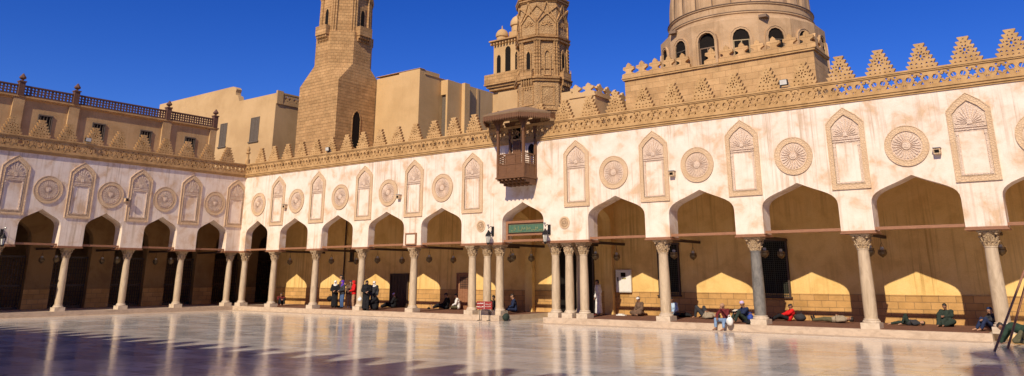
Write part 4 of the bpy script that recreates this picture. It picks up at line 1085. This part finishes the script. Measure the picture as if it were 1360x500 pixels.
for x0, x1, z1 in ((-20.0, -18.85, 16.35), (-15.0, -13.65, 16.35)):
    mb = MB(); z0 = z1 - 2.3
    mb.box(x0, x1, 9.95, 9.998, z1 - .1, z1); mb.box(x0, x0 + .1, 9.95, 9.998, z0, z1 - .101); mb.box(x1 - .1, x1, 9.95, 9.998, z0, z1 - .101); mb.box(x0 - .1, x1 + .1, 9.88, 9.998, z0 - .1, z0 - .001)
    f = mb.build('window', SHUT, bb)
    mb = MB()
    for s_ in range(2):
        xa = x0 + .11 + s_ * (x1 - x0 - .2) / 2; xb = xa + (x1 - x0 - .26) / 2
        mb.box(xa, xb, 9.975, 9.999, z0 + .02, z1 - .12)
        for k in range(18): mb.box(xa + .05, xb - .05, 9.962, 9.974, z0 + .1 + k * .115, z0 + .16 + k * .115)
    mb.build('shutter', SHUT, f)

# tall minaret with square base
mn = empty('minaret', (-5.4, 12.6, 0), 0, 'tall stone minaret whose square base turns octagonal, with small bracketed balconies', 'minaret')
mb = MB(); H2 = 2.62
mb.box(-H2, H2, -H2, H2, 0, 18.3)
a = 2.45; k = a * .414
octo = lambda r, z, rr=.414: [(r, -r * rr, z), (r, r * rr, z), (r * rr, r, z), (-r * rr, r, z), (-r, r * rr, z), (-r, -r * rr, z), (-r * rr, -r, z), (r * rr, -r, z)]
sq = [(H2, -H2, 18.3), (H2, H2, 18.3), (-H2, H2, 18.3), (-H2, -H2, 18.3)]
oc = octo(a, 20.05)
sq8 = [(H2, -H2, 18.3), (H2, H2, 18.3), (H2, H2, 18.3), (-H2, H2, 18.3), (-H2, H2, 18.3), (-H2, -H2, 18.3), (-H2, -H2, 18.3), (H2, -H2, 18.3)]
n0 = len(mb.v)
mb.add(sq8 + oc, [(0, 1, 9, 8), (1, 10, 9), (2, 3, 11, 10), (3, 12, 11), (4, 5, 13, 12), (5, 14, 13), (6, 7, 15, 14), (7, 8, 15)])
mb.quadprism(octo(a, 20.051), octo(a, 23.0))
base = mb.build('tower_base', MINST, mn)
mb = MB(); mb.quadprism(octo(2.22, 23.001), octo(2.16, 26.6)); mb.quadprism(octo(2.4, 23.001), octo(2.4, 23.06)); mb.quadprism(octo(2.36, 26.601), octo(2.42, 26.9))
mb.quadprism(octo(2.1, 26.901), octo(2.0, 31)); mb.quadprism(octo(2.1, 31.001), octo(2.6, 31.6)); mb.quadprism(octo(2.65, 31.601), octo(2.65, 32.6))
mb.build('shaft', MINST, mn)
mb = MB(); mb.lathe([(1.2, 32.6), (1.1, 37), (1.5, 37.6), (1.3, 38), (1.5, 39), (1.0, 40.3), (.3, 41), (.1, 42.5)], n=16); mb.build('lantern_top', MINST, mn)
for i in range(8):     # clustered colonnettes at the octagon corners, windows with balconies between
    A = math.pi / 8 + i * math.pi / 4; r_ = 2.22 / math.cos(math.pi / 8)
    mb = MB()
    for d in (-.22, .0, .22):
        x, y = r_ * math.cos(A) - d * math.sin(A), r_ * math.sin(A) + d * math.cos(A)
        sh_ = 1 - abs(d) * .09
        x *= sh_; y *= sh_
        mb.tube((x, y, 23.06), (x * .985, y * .985, 26.3), .10, .095, 10); mb.tube((x * .985, y * .985, 26.3), (x, y, 26.6), .1, .15, 10); mb.tube((x, y, 23.06), (x, y, 23.25), .15, .12, 10)
    mb.build('colonnette', MINST, base)
for i in range(4):
    A = i * math.pi / 2
    rot = lambda p, A=A: (p[0] * math.cos(A) - p[1] * math.sin(A), p[0] * math.sin(A) + p[1] * math.cos(A), p[2])
    mb = MB(rot)
    mb.box(2.1, 2.24, -.33, .33, 23.5, 25.6); w = mb.build('window', MINST, mn)
    fw = lambda p, A=A: rot((2.25 + p[1], p[0], p[2]), A)
    mb = MB(fw); mb.plate(arch_small(0, 23.7, .20, .28) if False else [(-.2, 23.5), (.2, 23.5), (.2, 25.0), (.13, 25.25), (0, 25.38), (-.13, 25.25), (-.2, 25.0)], -.0, .012); mb.build('window_opening', DARKIN, w)
    mb = MB(rot)
    mb.box(2.2, 2.85, -.72, .72, 22.75, 22.9); mb.box(2.77, 2.85, -.72, .72, 22.901, 23.6); mb.box(2.3, 2.769, -.72, -.64, 22.901, 23.6); mb.box(2.3, 2.769, .64, .72, 22.901, 23.6)
    for j in range(7):
        y = -.63 + j * .21
        mb.box(2.3, 2.78, y - .05, y + .05, 22.5, 22.749); mb.box(2.3, 2.6, y - .05, y + .05, 22.25, 22.499)
    mb.build('balcony', MINST, mn)
mb = MB()   # slit window on the right face of the base
fw = lambda p: (2.625 + p[1], p[0] - .37, p[2])
mb = MB(fw); mb.plate([(-.42, 12.6), (.42, 12.6), (.42, 15.2), (.28, 15.6), (0, 15.85), (-.28, 15.6), (-.42, 15.2)], -.0, .012); w = mb.build('window', DARKIN, mn)
mb = MB(fw); mb.plate([(-.5, 12.5), (.5, 12.5), (.5, 15.2), (.34, 15.66), (0, 15.98), (-.34, 15.66), (-.5, 15.2)], -.0, .05, [[(-.42, 12.6), (.42, 12.6), (.42, 15.2), (.28, 15.6), (0, 15.85), (-.28, 15.6), (-.42, 15.2)]]); mb.build('window_frame', MINST, w)

# buttressed plaster building between the minarets
b2 = empty('buttressed_building', (0, 0, 0), 0, 'plain pale plaster building with stepped buttresses between the two minarets', 'building')
mb = MB()
mb.box(-2.7, .15, 14.35, 16.8, 0, 19.15); mb.box(.17, 2.7, 14.3, 16.8, 0, 19.3)
mb.box(-2.7, 2.69, 16.801, 30, 0, 18.9)
mb.box(2.691, 3.55, 17.9, 30, 0, 18.7); mb.box(2.75, 3.55, 17.0, 17.899, 17.4, 18.72); mb.box(3.35, 3.55, 17.0, 17.899, 0, 17.4)
mb.box(3.551, 3.92, 18.9, 19.6, 0, 18.75)
for i in range(3): mb.box(3.551, 3.60, 21.0 + i * 2.4, 21.3 + i * 2.4, 0, 18.65)
mb.build('wall', BPLB, b2)
mb = MB(); mb.box(2.75, 3.34, 17.2, 17.26, 8, 17.39); mb.build('slot_shade_panel', SHUT, b2)  # dark panel added to stand for the shade deep in the slot
mb = MB(); mb.box(-2.75, 2.75, 14.25, 14.9, 19.31, 19.34); mb.box(2.2, 2.76, 14.9, 30, 19.31 - .4, 19.34 - .4); mb.build('coping', CEIL, b2)

# small bulb topped minaret behind
sm = empty('small_minaret', (11.2, 17.2, 0), 0, 'slim square tower with arched slots and bulbs on top, behind the carved minaret', 'minaret')
mb = MB(); mb.box(-1.6, 1.6, -1.3, 1.3, 0, 20.6); mb.build('tower', BPLA, sm)
mb = MB(); mb.box(-1.75, 1.75, -1.45, 1.45, 20.61, 20.72); mb.box(-1.9, 1.9, -1.6, 1.6, 20.721, 20.85)
for i in range(12):
    x = -1.7 + i * .31; mb.box(x - .07, x + .07, -1.56, -1.3, 20.45, 20.609)
    y = -1.35 + i * .25; mb.box(1.6, 1.84, y - .06, y + .06, 20.45, 20.609)
mb.build('cornice', MINST, sm)
mb = MB(); mb.box(-2.15, 2.15, -1.9, 1.9, 16.95, 17.1); mb.box(-2.0, 2.0, -1.75, 1.75, 16.75, 16.949); mb.box(-1.8, 1.8, -1.6, 1.6, 16.5, 16.749)
for x in (-2.1, 2.1): mb.box(x - .04, x + .04, -1.85, 1.85, 17.1, 17.85)
mb.box(-2.1, 2.1, -1.88, -1.8, 17.1, 17.85)
mb.build('balcony', MINST, sm)
for x, w_, z0, z1 in ((-1.05, .2, 17.7, 19.6), (-.1, .27, 17.2, 20.2), (.85, .2, 17.7, 19.6)):
    fw = lambda p: (p[0], -1.31 + p[1], p[2]); mb = MB(fw)
    mb.plate([(x - w_, z0), (x + w_, z0), (x + w_, z1 - .3), (x + w_ * .7, z1 - .1), (x, z1), (x - w_ * .7, z1 - .1), (x - w_, z1 - .3)], -.005, .009); mb.build('window', DARKIN, sm)
for x, y, s_, z in ((-1.1, -.8, .58, 20.85), (.95, -.4, .58, 20.85), (-.1, .2, .78, 20.85)):
    mb = MB(); pr = [(.62, 0), (.60, .45), (.70, .5), (.72, .62), (.68, .85), (.52, 1.12), (.26, 1.3), (.08, 1.36), (.05, 1.7)]
    mb.lathe([(r_ * s_ / .72 * .95, zz * s_ / .7) for r_, zz in pr], (x, y, z + (.9 if s_ > .7 else 0)), 16)
    if s_ > .7: mb.box(x - .6, x + .6, y - .6, y + .6, z, z + .9)
    mb.build('bulb', BPLA, sm, smooth=True)

# carved minaret
m2 = empty('carved_minaret', (17.3, 12, 0), 0, 'richly carved octagonal minaret rising behind the wooden balcony', 'minaret')
def o8(r_, z): return [(r_ * math.cos(math.pi / 8 + i * math.pi / 4), r_ * math.sin(math.pi / 8 + i * math.pi / 4), z) for i in range(8)]
RR = 1.98
mb = MB(); mb.quadprism(o8(RR + .05, 6.0), o8(RR + .02, 15.2)); mb.quadprism(o8(RR - .12, 15.2), o8(RR - .16, 18.15)); mb.quadprism(o8(RR - .1, 18.15), o8(RR - .14, 21.2))
mb.quadprism(o8(RR - .12, 21.3), o8(RR - .1, 22.3)); mb.quadprism(o8(RR - .1, 22.3), o8(RR + .6, 23.0)); mb.quadprism(o8(RR + .62, 23.01), o8(RR + .62, 23.8)); mb.quadprism(o8(1.4, 23.8), o8(1.3, 29))
mb.build('shaft', MINC, m2)
for z, e, h_ in ((12.95, .12, .12), (15.0, .14, .1), (15.2, .18, .12), (18.0, .06, .12), (18.25, .08, .1), (21.05, .02, .1), (21.25, .06, .12), (15.9, -.06, .05), (20.95, -.05, .04)):
    mb = MB(); mb.quadprism(o8(RR + e, z), o8(RR + e + .03, z + h_)); mb.build('moulding', MINST, m2)
mb = MB(); mb.lathe([(1.3, 29), (1.7, 29.6), (1.0, 29.8), (.9, 31.5), (1.2, 32.3), (.9, 33.2), (.2, 34), (.05, 35)], n=16); mb.build('lantern_top', MINST, m2)
for i in range(8):
    A = math.pi / 8 + i * math.pi / 4; mb = MB()
    for d in (-.17, 0, .17):
        r_ = RR - .1 - abs(d) * .3
        x, y = r_ * math.cos(A) - d * math.sin(A), r_ * math.sin(A) + d * math.cos(A)
        mb.tube((x, y, 15.32), (x * .985, y * .985, 17.75), .075, .07, 10); mb.tube((x * .985, y * .985, 17.75), (x, y, 18.0), .07, .12, 10); mb.tube((x, y, 15.32), (x, y, 15.5), .12, .08, 10)
        for k in range(9): mb.tube((x, y, 15.6 + k * .24), (x, y, 15.66 + k * .24), .085, .085, 8)
    mb.build('colonnette', MINST, m2)
for i in range(8):
    A = i * math.pi / 4; ap = (RR - .14) * math.cos(math.pi / 8)
    def fw(p, A=A, ap=ap):
        x, y = ap + p[1], p[0]
        return (x * math.cos(A) - y * math.sin(A), x * math.sin(A) + y * math.cos(A), p[2])
    mb = MB(fw)   # interlaced band, keel arch with radiating hood
    hw = .68
    for sx in (-1, 1):
        mb.plate([(sx * hw, 18.45), (sx * (hw - .07), 18.45), (sx * (hw - .07), 19.35), (0, 20.05), (0, 20.17), (sx * hw, 19.42)], -.02, .12)
        mb.plate([(sx * .0, 19.95), (sx * .0, 20.08), (sx * (hw + .05), 20.72), (sx * (hw + .05), 20.58)], -.02, .11)
        mb.plate([(sx * (hw + .04), 19.45), (sx * (hw + .04), 19.6), (sx * .28, 20.32), (sx * .05, 20.95), (sx * -.02, 20.95), (sx * .2, 20.28)], -.02, .10)
    for k in range(7):
        t = math.pi * (k + .5) / 7; c, s_ = math.cos(t), math.sin(t)
        mb.plate([(.13 * c - .03 * s_, 19.1 + .13 * s_ + .03 * c), (.13 * c + .03 * s_, 19.1 + .13 * s_ - .03 * c), (.42 * c + .04 * s_, 19.1 + .45 * s_ - .04 * c), (.42 * c - .04 * s_, 19.1 + .45 * s_ + .04 * c)], -.01, .08)
    mb.plate([(-.6, 18.42), (.6, 18.42), (.6, 18.5), (-.6, 18.5)], 0, .1)
    mb.build('carved_panel', MINST, m2)
    mb = MB(fw)
    mb.plate([(-.26, 15.45), (.26, 15.45), (.26, 17.1), (.16, 17.35), (0, 17.5), (-.16, 17.35), (-.26, 17.1)], .04, .10, [[(-.17, 15.5), (.17, 15.5), (.17, 17.0), (.1, 17.18), (0, 17.28), (-.1, 17.18), (-.17, 17.0)]])
    w = mb.build('window', MINST, m2)
    if i % 2 == 0:
        mb = MB(fw); mb.plate([(-.17, 15.5), (.17, 15.5), (.17, 17.0), (.1, 17.18), (0, 17.28), (-.1, 17.18), (-.17, 17.0)], .03, .055); mb.build('window_opening', DARKIN, w)
        mb = MB(fw); mb.box(-.5, .5, .08, .42, 15.2, 15.3); mb.box(-.5, .5, .36, .42, 15.3, 15.75); mb.box(-.5, -.44, .1, .36, 15.3, 15.75); mb.box(.44, .5, .1, .36, 15.3, 15.75)
        for j in range(5): mb.box(-.46 + j * .21, -.38 + j * .21, .05, .36, 14.75 + .03, 15.199); mb.box(-.46 + j * .21, -.38 + j * .21, .05, .24, 14.45, 14.779)
        for x in (-.47, .47): mb.tube((x, .39, 15.75), (x, .39, 16.0), .05, .03, 8)
        mb.build('balcony', MINST, m2)
    mb = MB(fw); mb.plate([(-.5, 13.3), (.5, 13.3), (.5, 14.7), (-.5, 14.7)], .13, .2, [[(-.4, 13.4), (.4, 13.4), (.4, 14.6), (-.4, 14.6)]]); mb.build('frame_panel', MINST, m2)
mb = MB(); mb.box(-3.1, -1.3, -1.3, 2.0, 0, 14.8)
mb.build('tower_base', BPLA, m2)

# crenellated side building
cb = empty('crenellated_building', (0, 0, 0), 0, 'narrow building with clover shaped battlements, between carved minaret and domed building', 'building')
mb = MB(); mb.box(23.05, 24.85, 6.6, 20, 0, 12.35); mb.box(22.3, 23.049, 6.8, 12, 0, 12.9); mb.build('wall', BPLA, cb)
def clover(mb, c, z0, w, h, d0, d1):
    hw = w / 2
    pts = [(-hw, 0), (hw, 0), (hw, .25), (hw * .42, .34), (hw * .42, .44), (hw * .85, .56), (hw * .80, .72), (hw * .36, .74), (hw * .30, .86), (0, 1.0)]
    full = [(c + x, z0 + z * h) for x, z in pts] + [(c - x, z0 + z * h) for x, z in pts[::-1][1:-1]]
    mb.plate(full, d0, d1)
mb = MB(); mb.box(22.98, 24.92, 6.53, 20, 12.351, 12.45)
clover(mb, 23.5, 12.44, .9, .75, 6.55, 6.75); clover(mb, 24.4, 12.44, .9, .75, 6.55, 6.75)
mb.mp = lambda p: (24.8 + p[1], p[0], p[2])
for i in range(14): clover(mb, 7.25 + i * .95, 12.44, .92, .75, -.12, .06)
mb.build('battlements', BPLA, cb)

# domed building
db = empty('domed_building', (0, 0, 0), 0, 'ribbed dome on a windowed drum above a square battlemented stone block', 'domed building')
mb = MB(); mb.box(26.15, 37.35, 8.0, 10.5, 0, 13.3); mb.box(27.2, 36.3, 10.51, 18, 0, 12.8); mb.build('block', DOMEB, db)
mb = MB(); mb.box(26.05, 37.45, 7.9, 10.6, 13.302, 13.40); mb.box(26.0, 37.5, 7.86, 10.6, 13.402, 13.46)
mb.build('cornice', PAR, db)
mb = MB()
for i in range(13):
    c = 26.45 + i * .885
    if 30.2 < c < 31.3:
        mb.build('battlements', DOMEB, db); mb = MB(); continue
    clover(mb, c, 13.462, .885, .95, 7.95, 8.15)
mb.build('battlements', DOMEB, db); mb = MB(lambda p: (37.3 + p[1], p[0], p[2]))
clover(mb, 8.7, 13.462, .885, .95, -.1, .08); mb.build('battlements', DOMEB, db); mb = MB(lambda p: (37.3 + p[1], p[0], p[2])); clover(mb, 9.59, 13.462, .885, .95, -.1, .08)
mb.build('battlements', DOMEB, db)
DCX, DCY = 31.7, 13.0
fd = lambda p: (DCX + p[0], DCY + p[1], p[2])
mb = MB(fd); RD_ = 4.85; n16 = 16
def ring16(r_, z): return [(r_ * math.cos(R(-92) + (i + .5) * math.pi / 8) / math.cos(math.pi / 16), r_ * math.sin(R(-92) + (i + .5) * math.pi / 8) / math.cos(math.pi / 16), z) for i in range(16)]
mb.quadprism(ring16(RD_, 12.0), ring16(RD_, 15.95)); mb.quadprism(ring16(RD_, 15.951), ring16(4.42, 16.3))
mb.build('drum', DOMEP, db)
mb = MB(fd); mb.lathe([(4.36, 16.0), (4.36, 16.42), (4.42, 16.46), (4.42, 16.56), (4.33, 16.60), (4.33, 16.95), (4.40, 17.0), (4.40, 17.1), (4.28, 17.14)], n=64); mb.build('dome_ring', DOMEP, db, smooth=True)
# ribbed dome
NR = 96; vs = []; fs = []; prof = []
for k in range(25):
    t = k / 24; z = 17.12 + 6.9 * t
    r_ = 4.22 * (math.cos(math.pi / 2 * t ** 1.35) ** .72) if t < 1 else .02
    prof.append((max(r_, .02), z))
for r_, z in prof:
    for i in range(NR):
        u = abs(math.sin(math.pi * i / 4)); rib = r_ * (1 + .018 * u) if (i % 4) else r_ * .985
        a_ = 2 * math.pi * i / NR; vs.append((rib * math.cos(a_), rib * math.sin(a_), z))
for k in range(24):
    for i in range(NR): j = (i + 1) % NR; fs.append((k * NR + i, k * NR + j, (k + 1) * NR + j, (k + 1) * NR + i))
mb = MB(fd); mb.add(vs, fs); dm = mb.build('dome', DOMEP, db, smooth=False)
mb = MB(fd)
for i in range(24):
    a_ = 2 * math.pi * i / 24
    pts = [((r_ * 1.0) * math.cos(a_), (r_ * 1.0) * math.sin(a_), z) for r_, z in prof[:-1]]
    mb.path(pts, .035, 4)
for z in (16.56, 17.09): mb.lathe([(4.42, z - .035), (4.445, z), (4.42, z + .035)], n=64)
mb.build('dome_joint', DOMED, db)
mb = MB(fd); mb.lathe([(.2, 24.2), (.3, 24.5), (.1, 24.8), (.25, 25.1), (.05, 25.6), (.02, 26.4)], n=12); mb.build('finial', BRASS, db)
for i in range(16):
    A = R(-92) + i * math.pi / 8
    if -172 < math.degrees(A) % 360 - 360 < -0 or True:
        def fw(p, A=A):
            x, y = RD_ - p[1], -p[0]
            return (DCX + x * math.cos(A) - y * math.sin(A), DCY + x * math.sin(A) + y * math.cos(A), p[2])
        big = i == 0; w_ = .50 if big else .46; z0 = 13.5 if big else 13.7; zt = 15.35
        def ar(w_, e, z0=z0, zt=zt): return [(-w_ - e, z0 - e), (w_ + e, z0 - e), (w_ + e, zt - .5), (w_ * .85 + e, zt - .25 + e * .4), (w_ * .5 + e * .6, zt - .07 + e * .8), (0, zt + e), (-w_ * .5 - e * .6, zt - .07 + e * .8), (-w_ * .85 - e, zt - .25 + e * .4), (-w_ - e, zt - .5)]
        mb = MB(fw); mb.plate(ar(w_, .13), -.09 if not big else -.22, .05, [ar(w_, .0)]); mb.plate(ar(w_, .16), -.12 if not big else -.26, .05, [ar(w_, .11)])
        w = mb.build('window', DOMEP, db)
        mb = MB(fw); mb.plate(ar(w_, .0), -.012, .0); mb.build('window_opening', DARKIN, w)
        mb = MB(fw); zz = z0 + .95; mb.box(-w_, w_, -.05, -.013, zz, zz + .06); mb.box(-.03, .03, -.045, -.013, z0, zz)
        for s_ in (-1, 1): mb.box(s_ * (w_ - .04) - .03, s_ * (w_ - .04) + .03, -.045, -.013, z0, zz)
        mb.build('window_frame', BRASS if not big else DOMED, w)
        if i % 2 == 1:
            mb = MB(fw); mb.box(.85 - .18, .85 + .18, -.32, .02, 16.0 - .35, 16.0 - .2) if False else None
for x, y in ((29.2, 8.75), (34.6, 9.0)): mb = MB(); mb.box(x - .22, x + .22, y - .25, y + .3, 15.9, 16.07); mb.build('spout', DOMED, db)

# arcade and hall on the camera's side of the court: stands behind the camera, shades the near floor
so = empty('south_hall', (0, 0, 0), 0, 'plaster hall behind the viewer, crowned with stepped battlements', 'building')
mb = MB(); mb.box(-12, 80, -46, -34.6, -.3, 13.1); mb.build('wall', FAC, so)
for i in range(56):
    o = bpy.data.objects.new('merlon', mm_); COL.objects.link(o); o.parent = so; o.location = (-6 + i * 1.5, -34.8, 13.101); o.scale = (1.1, 1.6, 1.25)
tw = empty('rear_minaret', (53.8, -38, 0), 0, 'stone minaret on the side of the court behind the viewer, outside the photo', 'minaret')
mb = MB(); mb.box(-1.8, 1.8, -1.8, 1.8, 13, 17); mb.lathe([(1.6, 17), (1.5, 21), (2.3, 21.6), (2.3, 22.3), (1.2, 22.4), (1.1, 25), (1.6, 25.4), (1.6, 25.9), (.7, 26), (.9, 27), (.5, 27.8), (.05, 28.6)], n=12)
mb.build('tower', MINST, tw)
# ------------------------------------------------------------------ sky, sun, camera
w = bpy.data.worlds.new('World'); scene.world = w; w.use_nodes = True
nt = w.node_tree; bg = nt.nodes['Background']
sky = nt.nodes.new('ShaderNodeTexSky'); sky.sky_type = 'NISHITA'; sky.sun_disc = False
SUN = Vector((1.07, -4.4, 3.5)).normalized()
sky.sun_elevation = math.asin(SUN.z); sky.sun_rotation = math.atan2(SUN.x, SUN.y)
sky.air_density = 1.0; sky.dust_density = .0; sky.ozone_density = 6.0; sky.altitude = 1500
hs = nt.nodes.new('ShaderNodeHueSaturation'); hs.inputs['Saturation'].default_value = SKY_SAT; hs.inputs['Hue'].default_value = SKY_HUE
nt.links.new(sky.outputs[0], hs.inputs['Color']); nt.links.new(hs.outputs[0], bg.inputs[0])
bg.inputs[1].default_value = SKY_STR
sl = bpy.data.lights.new('sun', 'SUN'); sl.energy = SUN_STR; sl.angle = R(.5); sl.color = (1, .86, .68)
so_ = bpy.data.objects.new('sun', sl); COL.objects.link(so_); so_.rotation_euler = SUN.to_track_quat('Z', 'Y').to_euler(); so_.location = (60, -60, 60)

cam = bpy.data.cameras.new('camera'); co = bpy.data.objects.new('camera', cam); COL.objects.link(co)
cam.sensor_width = 36; cam.lens = 1017.3 / 1360 * 36
cam.shift_x = -(688.7 - 680) / 1360; cam.shift_y = -(250 - 77.24) / 1360
co.location = (47.99, -32.05, 1.85); co.rotation_euler = (math.pi / 2 + .27879, 0, .64137)
cam.clip_end = 5000; cam.clip_start = .1
scene.camera = co
scene.render.engine = 'CYCLES'
scene.view_settings.view_transform = 'Standard'; scene.view_settings.look = 'None'
scene.view_settings.exposure = EXPO; scene.view_settings.gamma = 1
scene.cycles.max_bounces = 8; scene.cycles.diffuse_bounces = 6
